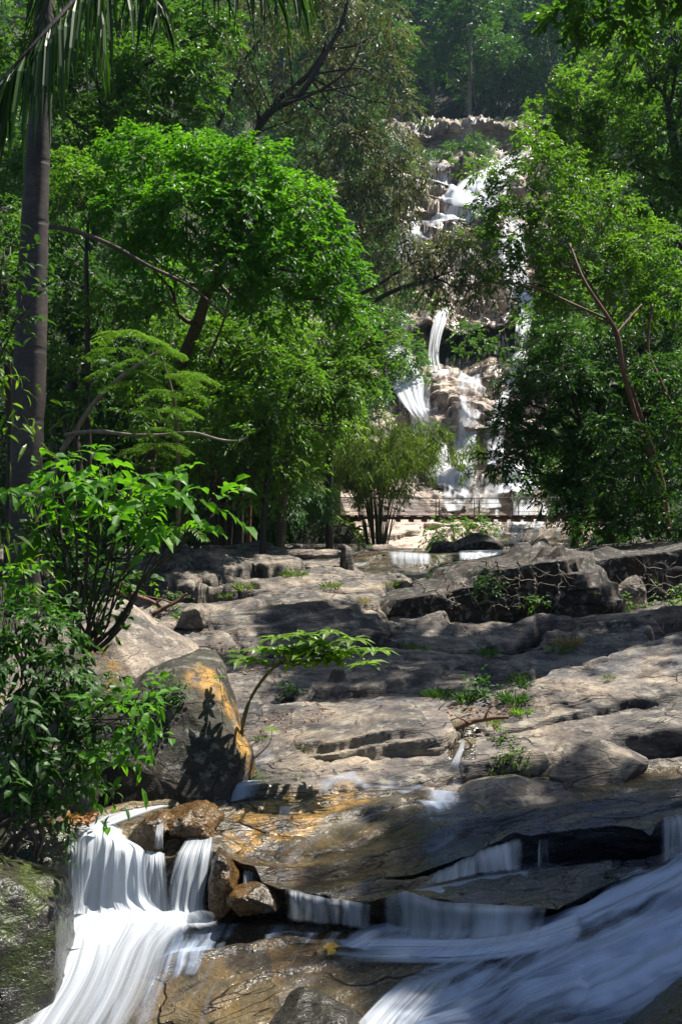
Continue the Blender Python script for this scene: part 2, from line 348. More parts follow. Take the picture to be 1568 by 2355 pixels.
def build_ground():
    ys = np.concatenate([np.linspace(-60, 2, 12), np.linspace(2.6, 60, 150), np.geomspace(61, 300, 90)])
    t = np.linspace(-1, 1, 200); xs0 = np.sign(t) * np.abs(t) ** 2.4
    Y, T = np.meshgrid(ys, xs0, indexing='ij')
    X = T * (60 + np.maximum(Y, 0) * .55)
    Z = ground(X, Y)
    amp = np.interp(Y, [0, 60, 200, 900], [.08, .5, 5, 14]); fr = np.interp(Y, [0, 60, 200], [.9, .2, .04])
    Z = Z + fbm(np.stack([X * fr, Y * fr, 0 * X], -1), 4, 3) * amp
    V = np.stack([X, Y, Z], -1).reshape(-1, 3)
    o = mesh_np('hillside_ground', V, grid_faces(len(ys), len(t)), M['soil']); tag(o, kind='structure')
build_ground()

XS = [-900, 0, 200, 300, 400, 500, 600, 640, 750, 850, 1000, 1100, 1200, 1300, 1400, 1490, 1568, 2500]
# each row: (roughness of the ledges, points)
ROWS = [
 (.15, [(-900,2800,3.7),(1000,2800,3.5),(1300,2800,3.2),(2500,2800,3.1)]),
 (.15, [(-900,2400,4.8),(200,2400,4.8),(500,2400,4.55),(850,2400,4.4),(1200,2400,4.15),(1568,2400,3.95),(2500,2400,3.8)]),
 (.15, [(-900,2240,5.3),(200,2240,5.3),(500,2240,5.1),(850,2240,5.0),(1200,2240,4.75),(1568,2240,4.4),(2500,2240,4.3)]),
 (.15, [(-900,2120,5.75),(200,2125,5.75),(500,2118,5.68),(640,2122,5.62),(850,2140,5.48),(1000,2150,5.36),(1250,2130,5.3),(1400,2055,5.5),(1568,2000,5.6),(2500,1960,5.8)]),
 (.1, [(-900,2115,5.95),(200,2118,5.95),(500,2105,5.95),(640,2105,5.9),(850,2120,5.75),(1000,2130,5.62),(1250,2110,5.55),(1400,2040,5.6),(1568,1995,5.7),(2500,1955,5.9)]),
 (.1, [(-900,2105,5.95),(180,2085,5.95),(220,1940,6.0),(300,1962,5.92),(400,1965,5.9),(470,1950,5.85),(505,1965,5.8),(560,2003,5.70),(640,2048,5.52),(750,2072,5.45),(850,2087,5.38),(920,2060,5.42),(1000,2085,5.32),(1280,2092,5.22),(1330,2062,5.4),(1400,2030,5.5),(1568,1987,5.7),(2500,1950,5.9)]),
 (.1, [(-900,2000,6.3),(200,1905,6.3),(480,1900,6.12),(640,1995,5.82),(850,2050,5.55),(950,2040,5.6),(1000,2035,5.62),(1100,2020,5.7),(1200,2008,5.75),(1300,2008,5.8),(1480,2000,5.82),(1568,1975,5.9),(2500,1930,6.2)]),
 (.05, [(-900,1995,6.4),(200,1900,6.4),(480,1896,6.2),(640,1990,5.87),(850,2045,5.6),(950,2034,5.8),(1000,2025,5.95),(1100,2008,6.1),(1200,1992,6.25),(1300,1985,6.5),(1480,1975,6.5),(1540,1965,6.1),(2500,1920,6.4)]),
 (.05, [(-900,1990,6.45),(200,1892,6.45),(480,1890,6.25),(640,1975,5.95),(850,2036,5.64),(950,2028,5.72),(1000,2012,5.74),(1100,1965,5.84),(1180,1934,5.92),(1210,1928,5.95),(1300,1915,6.05),(1400,1908,6.1),(1490,1927,5.95),(1520,1900,6.1),(1568,1885,6.2),(2500,1840,6.5)]),
 (.12, [(-900,1900,6.8),(200,1880,6.6),(300,1865,6.55),(480,1878,6.3),(640,1890,6.35),(850,1905,6.3),(1200,1880,6.3),(1568,1850,6.5),(2500,1820,6.8)]),
 (.15, [(-900,1860,7.0),(200,1860,6.9),(300,1842,6.9),(480,1830,6.95),(600,1805,7.08),(850,1800,7.1),(1000,1815,7.0),(1200,1828,6.95),(1400,1810,7.05),(1568,1790,7.2),(2500,1770,7.4)]),
 (.5, [(-900,1830,7.6),(400,1805,7.6),(600,1798,7.32),(850,1788,7.4),(1200,1800,7.3),(1400,1790,7.4),(1568,1765,7.6),(2500,1750,7.8)]),
 (.9, [(-900,1760,7.9),(600,1745,7.9),(1000,1748,7.9),(1150,1745,7.9),(1300,1745,7.8),(1568,1735,7.8),(2500,1720,7.9)]),
 (1, [(-900,1650,8.9),(600,1650,8.9),(1000,1665,8.8),(1150,1655,8.7),(1300,1640,8.6),(1568,1600,8.8),(2500,1560,9.2)]),
 (.7, [(-900,1560,10.3),(600,1565,10.2),(1000,1600,9.8),(1150,1600,9.3),(1300,1530,9.6),(1450,1490,9.9),(1568,1468,10.1),(2500,1400,10.5)]),
 (.7, [(-900,1545,10.7),(600,1545,10.6),(1000,1580,10.3),(1150,1588,9.9),(1300,1512,10.2),(1568,1442,10.8),(2500,1380,11)]),
 (1, [(-900,1535,11.2),(600,1530,11.1),(1000,1565,10.9),(1150,1595,10.6),(1300,1545,11.2),(1568,1490,12),(2500,1470,12)]),
 (1.1, [(-900,1480,12.5),(600,1482,12.4),(1000,1490,12.4),(1150,1500,12.3),(1568,1480,13.2),(2500,1475,13)]),
 (1.2, [(-900,1440,14.0),(900,1440,14.0),(1100,1462,13.9),(1250,1472,14.2),(1568,1470,14.4),(2500,1465,14)]),
 (1.0, [(-900,1400,16.0),(900,1402,15.9),(1100,1415,15.0),(1250,1402,14.7),(1568,1394,14.8),(2500,1390,15)]),
 (1.4, [(-900,1345,20.3),(800,1345,20.3),(1100,1370,18.2),(2500,1365,18.5)]),
 (1.4, [(-900,1310,25.0),(600,1312,25.0),(800,1320,25.0),(850,1312,26.0),(1170,1309,26.2),(1220,1300,26),(2500,1300,26)]),
 (.5, [(-900,1292,28),(750,1293,27.5),(840,1282,27.2),(880,1274,27.3),(1000,1278,27),(1160,1272,27.3),(1220,1285,27.5),(2500,1285,27.5)]),
 (.9, [(-900,1272,33),(600,1268,33),(850,1266,33),(1200,1264,33),(2500,1264,34)]),
 (.8, [(-900,1268,40),(1200,1262,41),(2500,1262,41)]),
 (.5, [(-900,1275,52),(2500,1275,52)]),
]
def loft_points(rows, cols, per_y=1.8, dYs=.055, lim=120):
    xs = cols; A = []; R = []
    for r, pts in rows:
        a = np.array(pts, float)
        A.append(np.stack([xs, np.interp(xs, a[:, 0], a[:, 1]), np.interp(xs, a[:, 0], a[:, 2])], -1)); R.append(r)
    out = []; rr = []
    for k in range(len(A) - 1):
        dy = np.abs(A[k + 1][:, 1] - A[k][:, 1]); m = (xs > -100) & (xs < 1700)
        dY = np.abs(A[k + 1][:, 2] - A[k][:, 2])[m].mean()
        n = int(np.clip(max(dy[m].max() / per_y, dY / dYs), 4, lim))
        t = np.arange(n)[:, None, None] / n
        out.append(A[k][None] * (1 - t) + A[k + 1][None] * t); rr.append(R[k] * (1 - t[:, 0, 0]) + R[k + 1] * t[:, 0, 0])
    out.append(A[-1][None]); rr.append(np.array([R[-1]]))
    return np.concatenate(out), np.concatenate(rr)
def blur_rows(W, it=2):
    for _ in range(it): W[1:-1] = .25 * W[:-2] + .5 * W[1:-1] + .25 * W[2:]
    return W
def terrace(v, period, sharp=.8):
    q = v / period; f = q - np.floor(q)
    s = np.clip((f - .5) / (1 - sharp) + .5, 0, 1); s = s * s * (3 - 2 * s)
    return (np.floor(q) + s) * period
def soft_poly(D, poly, soft=12, seed=5):
    if D.shape[-1] == 2: D = np.concatenate([D, 0 * D[..., :1]], -1)
    px = D[..., 0] + soft * fbm(D * .02, 3, seed) * 1.5; py = D[..., 1] + soft * fbm(D * .02, 3, seed + 9) * 1.5
    return inpoly(px, py, poly).astype(float)
def build_bed():
    cols = np.linspace(-900, 2500, 840)
    D, rr = loft_points(ROWS, cols)
    W = toW(D); W = blur_rows(W, 1)
    rg = rr[:, None] * np.ones(len(cols))[None]
    Yd = W[..., 1]; X = W[..., 0]
    keep = np.interp(D[..., 1], [1255, 1275, 1330, 2900], [.12, .35, 1, 1])
    far_step = ((D[..., 1] < 1330) & (D[..., 0] > 820) & (D[..., 0] < 1190))
    keep = np.where(far_step, keep * .3, keep); k1 = np.clip(rg, 0, 1.2) * keep
    a = np.interp(Yd, [4, 8, 12, 20, 30], [.06, .12, .17, .26, .30]) * (.3 + .7 * rg)
    rx = X * .94 + Yd * .34; ry = Yd * .94 - X * .34          # slabs lie a little across the stream
    big = fbm(np.stack([rx * .42, ry * .75, W[..., 2] * .5], -1), 3, 1)
    z = W[..., 2] + big * a * .7 * keep
    wx = fbm(np.stack([X * .6, Yd * .6, 0 * X], -1), 4, 51); wy = fbm(np.stack([X * .5, Yd * .5, 0 * X + 9], -1), 5, 52)
    sc = np.maximum(Yd, 3) ** .75; A = .034 * sc
    def slabs(z, ku, kv, sh, seed, h, tl, groove, mask):
        # long plates of bedrock, each tipped up to the right and toward the back, with an open joint round it
        u = X / sc * ku + wx * .22; v = 13.0 * np.maximum(Yd, 3) ** .25 * kv - X / sc * sh * kv + wy * .30
        iu = np.floor(v).astype(np.int64); u = u + _h(iu, iu * 0, iu * 0, seed) * 1.0       # staggered like courses
        f1 = v - iu; f2 = u - np.floor(u); cu = np.floor(u).astype(np.int64)
        H = _h(cu, iu, iu * 0 + 1, seed) * 2 - 1; T1 = _h(cu, iu, iu * 0 + 2, seed); T2 = _h(cu, iu, iu * 0 + 3, seed) * 2 - .6
        e = np.minimum(np.minimum(f1, 1 - f1) * 1.0, np.minimum(f2, 1 - f2) * 2.6); cap = np.clip(e / .05, 0, 1) ** .5
        dz = H * h + (f2 - .5) * tl * (.4 + T1) + (f1 - .5) * tl * 1.3 * T2 + .25 * h * (cap - 1)
        gr = np.exp(-(e / .022) ** 2)
        return z + (dz - gr * groove) * k1 * mask * A, gr * mask * (T1 > .25)
    z, g1 = slabs(z, .85, .80, .95, 3, 1.35, 1.1, 1.0, 1.0)
    m2 = np.clip(.75 + 1.5 * fbm(np.stack([X * .5, Yd * .45, 0 * z + 4], -1), 2, 93), 0, 1)
    z, g2 = slabs(z, 1.7, 2.3, .85, 5, .42, .5, .4, m2)
    m3 = np.clip(.2 + 2.2 * fbm(np.stack([X * .7, Yd * .6, 0 * z + 8], -1), 2, 97), 0, 1)
    z, g3 = slabs(z, 3.1, 6.0, .8, 9, .16, .2, .12, m3)
    wz = np.clip((D[..., 1] - 1800) / 30, 0, 1) * np.clip((2110 - D[..., 1]) / 20, 0, 1) + .5 * np.clip((D[..., 1] - 2140) / 40, 0, 1)
    qd = (Yd * .95 - X * .42) * 3.1 + .5 * fbm(np.stack([X * 1.3, Yd * 1.3, 0 * X], -1), 4, 57)
    fr = qd - np.floor(qd); saw = np.where(fr < .12, fr / .12, (1 - fr) / .88); hq = _h(np.floor(qd).astype(np.int64), np.zeros(qd.shape, np.int64), np.zeros(qd.shape, np.int64), 4)
    z = z + (saw * (.015 + .05 * hq) + .03 * fbm(np.stack([X * 2.2 , Yd * 2.2, 0 * X], -1), 4, 58)) * wz
    fine = fbm(np.stack([X * 9, Yd * 9, z * 14], -1), 4, 12) * .012 * (.4 + rg)
    crk = np.abs(fbm(np.stack([X * 1.4 - Yd * .9, Yd * 1.8, z * 2], -1), 3, 21))
    z = z + fine * keep - .05 * rg * np.exp(-(crk / .006) ** 2) * keep
    z[:, 1:-1] = .2 * z[:, :-2] + .6 * z[:, 1:-1] + .2 * z[:, 2:]; z[1:-1] = .12 * z[:-2] + .76 * z[1:-1] + .12 * z[2:]
    # overhanging lips undulate sideways as well
    Yn = W[..., 1] + fbm(np.stack([X * 3, z * 3, Yd], -1), 3, 31) * np.interp(Yd, [4, 8, 20], [.05, .12, .3])
    W = np.stack([X, Yn, z], -1)
    wet = np.clip((D[..., 1] - 1795 + 25 * fbm(D * .01, 3, 44)) / 30, 0, 1)
    wet = np.maximum(wet, soft_poly(D, [(760,1310),(830,1268),(1200,1258),(1190,1312),(1040,1312),(1000,1325),(880,1325)], 6))
    wet = np.maximum(wet, soft_poly(D, [(1020,1800),(1040,1740),(1075,1700),(1100,1720),(1090,1800)], 5))
    wet = np.maximum(wet, soft_poly(D, [(1330,1840),(1380,1800),(1480,1770),(2500,1740),(2500,1850)], 5))
    dry = soft_poly(D, [(630,1812),(760,1783),(1000,1790),(1150,1790),(1290,1805),(1330,1850),(1130,1850),(1010,1818)], 5)
    wet = wet * (1 - dry)
    wet *= 1 - .0 * rg
    ochre = .55 * soft_poly(D, [(520,1930),(520,1880),(640,1825),(800,1812),(870,1830),(800,1860),(660,1925),(560,1970)], 10) + .15 * soft_poly(D, [(520,2000),(700,1930),(980,1900),(960,2000),(820,2060),(640,2030)], 16)
    ochre += .12 * soft_poly(D, [(420,2125),(900,2120),(900,2250),(640,2355),(300,2360)], 30) * (fbm(D * .012, 3, 77) > -.1)
    ochre = blur_rows(np.clip(ochre, 0, 1), 8)
    shade_blue = blur_rows(soft_poly(D, [(1010,1845),(1130,1860),(1330,1855),(1600,1800),(2500,1790),(2500,2500),(1000,2500),(1000,2200),(1040,2030),(990,1990),(960,1900)], 30), 10)  # bluish shade painted into the rock on the lower right
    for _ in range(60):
        shade_blue[:, 1:-1] = .25 * shade_blue[:, :-2] + .5 * shade_blue[:, 1:-1] + .25 * shade_blue[:, 2:]
    shade_blue = np.clip(shade_blue * (1 + 1.3 * fbm(np.stack([X * 2.2, Yd * 2.2, 0 * X], -1), 4, 88)), 0, 1)
    shade_blue = np.clip(shade_blue + .45 * soft_poly(D, [(640,1640),(800,1550),(1150,1600),(1320,1500),(1570,1430),(2500,1400),(2500,1600),(1300,1600),(1150,1660),(900,1660)], 25) * (fbm(D * .012, 3, 79) > -.05), 0, 1); shade_blue = blur_rows(shade_blue, 4)  # same painted blue shade, weaker, over the middle ledges
    seam = np.clip(g1 * .9 + g2 * .6, 0, 1) * np.clip(rg, 0, 1)
    o = mesh_np('river_rock_bed', W.reshape(-1, 3), grid_faces(*W.shape[:2]), M['bed'], attrs={'seam': seam.ravel(), 'shade_blue': shade_blue.ravel(), 'wet': wet.ravel(), 'ochre': ochre.ravel()})
    global BED, BEDG, BEDD; BED = W.reshape(-1, 3); BEDG = W; BEDD = D
    tag(o, kind='structure'); return o
build_bed()
BX = BED[:, 0] / BED[:, 1] * FD + 784; BY = 1177.5 - BED[:, 2] / BED[:, 1] * FD
def hit(x, y, Y=None):
    """the nearest point of the rock bed seen near a traced picture point: plants and leaves stand on the real surface"""
    d = np.hypot(BX - x, BY - y); k = np.flatnonzero(d < 9)
    if Y is not None: k = k[np.abs(BED[k, 1] - Y) < .3 * Y]
    if len(k) == 0: return P(x, y, Y or 8)
    y0 = BED[k, 1].min(); k = k[BED[k, 1] < y0 + .25]; j = k[np.argmin(d[k])]; return tuple(BED[j])

CLIFF = [
 (.3, [(300,1285,40),(2000,1285,40)]),
 (.6, [(300,1262,43),(2000,1262,43)]),
 (1, [(300,1215,47),(1000,1215,47),(2000,1205,47)]),
 (.3, [(300,1190,48),(1000,1195,48),(1150,1200,48),(2000,1195,48)]),
 (1, [(300,1110,52),(1000,1112,52),(1120,1108,52),(2000,1110,52)]),
 (.5, [(300,1085,56),(2000,1085,56)]),
 (1, [(300,1000,60),(2000,1000,60)]),
 (1, [(300,900,68),(2000,910,67)]),
 (.7, [(300,850,72),(960,850,72),(1010,838,73),(1200,838,73),(1260,850,72),(2000,850,72)]),
 (.2, [(300,840,73),(960,840,73),(1010,828,80),(1190,828,80),(1230,838,74),(2000,840,73)]),
 (.2, [(300,770,78),(950,765,78),(985,755,81),(1060,775,82),(1190,770,82),(1240,740,80),(2000,750,80)]),
 (.3, [(300,765,77.5),(950,760,77.5),(985,742,75.5),(1060,768,75.5),(1190,755,75.5),(1240,735,77),(2000,745,78)]),
 (1, [(300,700,82),(2000,690,82)]),
 (1, [(300,620,89),(2000,610,89)]),
 (1, [(300,550,97),(950,548,97),(1200,535,97),(2000,530,98)]),
 (.4, [(300,538,100),(950,538,100),(1200,525,100),(2000,520,101)]),
 (.8, [(300,500,102),(1200,495,103),(2000,490,103)]),
 (1, [(300,410,114),(980,408,114),(2000,400,114)]),
 (.6, [(300,385,119),(980,383,119),(2000,375,119)]),
 (.3, [(300,352,124),(960,350,124),(1220,342,124),(2000,345,124)]),
 (.2, [(300,318,125.5),(960,312,125.5),(1220,312,125.5),(2000,310,125.5)]),
 (.6, [(300,304,125),(960,303,125),(1100,290,125),(1220,290,125),(2000,290,125)]),
 (.6, [(300,300,136),(960,298,136),(1100,288,136),(2000,288,136)]),
 (.4, [(300,305,155),(2000,300,155)]),
]
def build_cliff():
    cols = np.linspace(560, 1640, 420)
    D, rr = loft_points(CLIFF, cols, 1.9, .5, 60)
    W = toW(D); W = blur_rows(W, 1); X, Yd, Z = W[..., 0], W[..., 1], W[..., 2]
    rg = rr[:, None] * np.ones(len(cols))[None]
    n = fbm(np.stack([X * .16, Yd * .16, Z * .3], -1), 5, 61); n2 = fbm(np.stack([X * .5 + Z * .4, Yd * .5, Z * 1.1], -1), 5, 65)
    k = np.interp(Yd, [42, 55, 80, 125], [.15, .6, 1, 1.3]) * (.3 + .7 * rg)
    z = Z + (n * 2.2 + n2 * .6) * k
    uu = X * .13 + n * .8; vv = Z * .16 + X * .06 + n2 * .5
    H, Sl, ed = plates(uu, vv, 11); H2, S2, e2 = plates(uu * 2.7 + 3, vv * 3.3, 13)
    push = (H * 1.5 + Sl * 1.6) * k * rg + (H2 * .5 + S2 * .5) * k
    z = z + push * .45
    t0 = z + .35 * X + 1.2 * n2; per = np.interp(Yd, [42, 60, 125], [.8, 1.6, 2.4])
    w1 = np.clip(2.0 * fbm(np.stack([X * .12, Yd * .1, Z * .1], -1), 2, 95), 0, 1)
    z = z + (terrace(t0 / per, 1, .75) * per - t0) * .7 * rg * np.clip(k, 0, 1) * w1
    Yd = Yd - push * .8
    Yn = Yd - (n2 * 1.2) * k - .9 * k * np.abs(fbm(np.stack([X * .35, Z * .35, Yd * .1], -1), 3, 69))
    W = np.stack([X, Yn, z], -1)
    wet = np.zeros(D.shape[:2])
    for p in ([(880,840),(970,840),(1000,960),(1010,1000),(950,1000),(880,930)], [(950,1080),(1300,1080),(1300,1262),(1130,1262),(1000,1130)], [(985,745),(1240,720),(1240,840),(985,840)], [(930,510),(1030,490),(1160,480),(1140,560),(940,560)], [(960,345),(960,310),(1230,310),(1230,345)]):
        wet = np.maximum(wet, soft_poly(D, p, 10, 3))
    wet = np.maximum(wet, (fbm(np.stack([X * .4, Z * .12, Yd * .1], -1), 3, 71) > .18) * .8)
    o = mesh_np('waterfall_cliff', W.reshape(-1, 3), grid_faces(*W.shape[:2]), M['cliff'], attrs={'wet': wet.ravel()})
    tag(o, kind='structure'); global CLG, CLD; CLG = W; CLD = D
build_cliff()

# ------------------------------------------------------------------ rocks (each its own thing)
def boulder(label, outline, Y, T, mat, name='boulder', lean=0.0, pw=.75, amp=.05, freq=2.0, ter=.0, seed=1, group=None, moss=0.0, ochre=None, cat='rock', nt_=160, np_=90, facets=16):
    pts = np.array(outline, float); pts = pts.mean(0) + (pts - pts.mean(0)) * 1.07
    c = pts.mean(0); area = 0; cx = cy_ = 0
    for i in range(len(pts)):
        x0, y0 = pts[i - 1]; x1, y1 = pts[i]; q = x0 * y1 - x1 * y0; area += q; cx += (x0 + x1) * q; cy_ += (y0 + y1) * q
    c = np.array([cx, cy_]) / (3 * area)
    th = np.linspace(0, 2 * np.pi, nt_, endpoint=False); R = np.zeros(nt_)
    for k, t in enumerate(th):
        d = np.array([math.cos(t), math.sin(t)]); best = 1e-3
        for i in range(len(pts)):
            a = pts[i - 1] - c; b = pts[i] - c; e = b - a; den = d[0] * e[1] - d[1] * e[0]
            if abs(den) < 1e-9: continue
            s = (a[0] * e[1] - a[1] * e[0]) / den; u = (a[0] * d[1] - a[1] * d[0]) / den
            if s > 0 and -1e-6 <= u <= 1 + 1e-6: best = max(best, s)
        R[k] = best
    for _ in range(2): R = .25 * np.roll(R, 1) + .5 * R + .25 * np.roll(R, -1)
    ph = np.linspace(-np.pi / 2 + .02, np.pi / 2 - .02, np_)
    cp = np.abs(np.cos(ph)) ** pw; sp = np.sign(np.sin(ph)) * np.abs(np.sin(ph)) ** pw
    PH = cp[:, None] * R[None]; s = Y / FD
    X = (c[0] + PH * np.cos(th) - 784) * s; Z = (1177.5 - (c[1] + PH * np.sin(th))) * s
    Yd = Y + sp[:, None] * T + lean * (Z - (1177.5 - c[1]) * s) + 0 * X
    W = np.stack([X, Yd, Z], -1); cen = np.array([(c[0] - 784) * s, Y, (1177.5 - c[1]) * s])
    dirn = W - cen; dirn /= np.linalg.norm(dirn, axis=-1, keepdims=True) + 1e-9
    q = W * freq + seed * 7.3
    n = fbm(q, 4, seed) * 1.2 + .5 * (np.abs(fbm(q * .8 + 5, 3, seed + 3)) * 2 - .4) + .25 * fbm(q * 5, 4, seed + 5)
    W = W + dirn * (n * amp)[..., None]
    rs = np.random.RandomState(seed)
    ext = np.array([np.ptp(W[..., k_]) / 2 for k_ in range(3)]); mid = W.reshape(-1, 3).mean(0); Q = (W - mid) / ext
    for _ in range(facets):
        nn_ = rs.normal(size=3); nn_ /= np.linalg.norm(nn_); sup = (Q @ nn_).max(); dd = Q @ nn_ - sup * rs.uniform(.74, .93); Q = Q - nn_ * (np.maximum(dd, 0) * .85)[..., None]
    W = Q * ext * 1.05 + mid + dirn * (fbm(W * freq * 4, 4, seed + 8) * amp * .35)[..., None]
    if ter:
        t0 = W[..., 2] - .14 * W[..., 0] + .03 * fbm(W * 3, 3, 9); W[..., 2] += (terrace(t0 / ter, 1, .75) * ter - t0) * .8
    V = np.concatenate([W.reshape(-1, 3), W[0].mean(0)[None], W[-1].mean(0)[None]])
    nn = np_ * nt_; r = np.arange(nt_)
    f1 = np.stack([r, np.full(nt_, nn), (r + 1) % nt_], -1); f2 = np.stack([(np_ - 1) * nt_ + r, (np_ - 1) * nt_ + (r + 1) % nt_, np.full(nt_, nn + 1)], -1)
    f2 = f2[:, ::1]
    at = {}
    if moss is not None:
        mz = np.clip((V[:, 2] - cen[2]) / (np.ptp(V[:, 2]) * .5) + .4, 0, 1) if moss > 0 else np.zeros(len(V)); at['moss'] = mz * moss
    if ochre:
        Dx = V[:, 0] / V[:, 1] * FD + 784; Dy = 1177.5 - V[:, 2] / V[:, 1] * FD
        oc = soft_poly(np.stack([Dx, Dy], -1), ochre, 9, seed)[:np_ * nt_].reshape(np_, nt_)
        for _ in range(3): oc = .4 * oc + .15 * (np.roll(oc, 1, 0) + np.roll(oc, -1, 0) + np.roll(oc, 1, 1) + np.roll(oc, -1, 1))
        at['ochre'] = np.r_[oc.ravel(), 0, 0]
    o = mesh_np(name, V - cen, [grid_faces(np_, nt_, True), f1, f2], mat, attrs=at, loc=cen)
    tag(o, label, cat, group); return o
B = boulder
B('big tan sunlit boulder with bare pale top on the left bank', [(110,1460),(130,1400),(220,1372),(280,1400),(330,1440),(430,1490),(462,1530),(450,1580),(300,1640),(180,1640),(90,1560)], 8.7, .75, M['boulder'], amp=.05, freq=1.2, pw=.85, seed=3, ochre=[(200,1455),(235,1465),(270,1520),(295,1590),(285,1650),(255,1650),(240,1560),(215,1500)], lean=.8)
B('dark boulder with pale lichen patches and a yellow ochre edge', [(230,1860),(215,1720),(250,1640),(340,1575),(445,1535),(480,1548),(520,1630),(555,1720),(582,1800),(590,1850),(430,1890)], 7.35, .6, M['dark_rock'], amp=.06, freq=2.2, pw=.55, seed=5, moss=.3, ochre=[(420,1555),(445,1525),(500,1540),(600,1790),(590,1800),(555,1740),(528,1660),(490,1590),(440,1580)], lean=.75)
B('wide dark brown block with a shadowed hollow above the wet slab', [(590,1815),(605,1755),(700,1705),(800,1672),(885,1652),(1000,1668),(1068,1700),(1075,1740),(1030,1800),(800,1825)], 8.05, .5, M['bed'], name='rock_block', amp=.06, freq=1.8, pw=.3, seed=8, lean=.15, facets=7, ter=.09)
B('pale sloping crest slab resting over the dark hollow block', [(570,1780),(640,1725),(740,1682),(885,1648),(1000,1658),(1075,1692),(1060,1708),(900,1700),(760,1735),(680,1775)], 8.6, .5, M['bed'], name='rock_slab', amp=.03, freq=2.5, pw=.5, seed=81, lean=1.2, facets=8)
B('low rounded lichen spotted rock at the foot of the right slab', [(1210,1800),(1230,1755),(1300,1722),(1400,1712),(1470,1735),(1497,1762),(1450,1815),(1320,1825)], 7.6, .32, M['bed'], amp=.04, freq=3.0, seed=11, lean=.9, pw=.5, facets=22)
B('mossy wet rock beside the left fall with water sheeting down it', [(-60,1960),(0,1905),(60,1895),(140,1893),(195,1915),(205,1990),(195,2090),(185,2165),(150,2140),(90,2070),(20,2010)], 6.0, .4, M['mossy_rock'], amp=.05, freq=2.5, pw=.6, seed=13, moss=.8)
B('large moss covered wet rock in the lower left corner', [(-300,2060),(-60,2020),(30,2035),(90,2060),(145,2120),(152,2160),(130,2210),(122,2280),(95,2360),(40,2520),(-300,2520)], 4.95, .5, M['mossy_rock'], amp=.06, freq=2.0, pw=.6, seed=14, moss=1.0)
B('orange wet rock splitting the left fall', [(290,1930),(312,1900),(380,1876),(400,1885),(380,1905),(378,1950),(345,1962),(305,1958)], 6.05, .16, M['rust_rock'], amp=.04, freq=5, pw=.4, seed=15)
B('second orange wet rock with a dark hollow under it', [(372,1902),(400,1878),(462,1866),(500,1882),(500,1906),(470,1925),(440,1922),(430,1940),(420,1905),(390,1895)], 6.15, .22, M['rust_rock'], amp=.045, freq=5, pw=.4, seed=16)
B('small dark ledge rock at the right end of the left fall', [(500,1962),(520,1955),(545,1990),(545,2085),(500,2090),(490,2030)], 5.72, .16, M['rust_rock'], amp=.04, freq=5, pw=.4, seed=18)
B('small flat brown rock sitting under the ledge', [(530,2068),(552,2046),(600,2038),(632,2040),(642,2072),(620,2092),(560,2098)], 5.55, .13, M['rust_rock'], amp=.025, freq=5, pw=.4, seed=19)
B('wet dark stone step between the left falls', [(378,2010),(400,1960),(440,1950),(480,1965),(480,2030),(440,2060),(390,2050)], 5.95, .14, M['dark_rock'], amp=.02, freq=5, pw=.6, seed=20)
B('black dripping rock at the bottom edge', [(600,2440),(660,2345),(715,2318),(790,2340),(850,2400),(870,2480),(600,2500)], 4.35, .3, M['mossy_rock'], amp=.035, freq=4, pw=.6, seed=21)
B('dark speckled rock in the bottom right corner', [(1430,2440),(1480,2345),(1520,2300),(1600,2262),(1750,2240),(1850,2300),(1800,2550),(1500,2560)], 3.9, .3, M['mossy_rock'], amp=.03, freq=4, pw=.7, seed=22, moss=.25)
B('big brown block hung with dry vines beside the far fall', [(840,1402),(890,1375),(960,1348),(1050,1322),(1120,1304),(1165,1290),(1200,1272),(1295,1268),(1318,1300),(1352,1380),(1350,1412),(1100,1420),(950,1418)], 17.6, 1.7, M['dark_rock'], name='rock_block', amp=.20, freq=1.0, pw=.2, seed=23, lean=-.05, facets=3, ter=.25)
B('long dark rock wall with a pale flat top at the right edge', [(1300,1400),(1305,1285),(1330,1266),(1420,1262),(1568,1262),(1800,1262),(2100,1280),(2100,1420),(1500,1420)], 19.6, 1.8, M['dark_rock'], name='rock_wall', amp=.18, freq=1.0, pw=.2, seed=24, facets=3, ter=.3)
B('small leaning rock in front of the right rock wall', [(1370,1402),(1400,1365),(1440,1335),(1465,1322),(1478,1345),(1482,1405),(1420,1412)], 17.0, .35, M['boulder'], amp=.05, freq=2, pw=.7, seed=25)
B('dark round topped boulder above the small middle fall', [(1025,1268),(1050,1245),(1085,1228),(1115,1232),(1148,1252),(1145,1275),(1100,1286),(1040,1284)], 30.0, .7, M['dark_rock'], amp=.09, freq=1.2, pw=.6, seed=26)
B('low brown boulder left of the dark round boulder', [(985,1272),(1000,1250),(1030,1246),(1060,1256),(1060,1282),(1000,1284)], 29.6, .4, M['dark_rock'], amp=.05, freq=1.8, pw=.6, seed=27)
B('long pinkish domed slab in the middle of the shaded ledges', [(380,1480),(430,1425),(520,1402),(700,1386),(800,1398),(850,1430),(900,1470),(650,1500)], 15.2, 1.3, M['bed'], name='rock_slab', amp=.12, freq=.9, pw=.7, ter=.16, seed=28, lean=1.5)
B('grey layered slab at the foot of the trees on the left', [(200,1345),(240,1305),(400,1286),(560,1283),(700,1298),(860,1330),(700,1360),(400,1362)], 23.5, 1.6, M['bed'], name='rock_slab', amp=.18, freq=.8, pw=.7, ter=.18, seed=29, lean=1.5)
B('grey sloping slab with diagonal cracks in the shade', [(680,1640),(720,1600),(800,1560),(950,1545),(1080,1570),(1120,1610),(1000,1660),(800,1670)], 9.9, .7, M['bed'], name='rock_slab', amp=.07, freq=1.2, pw=.7, ter=.12, seed=30, lean=1.5)
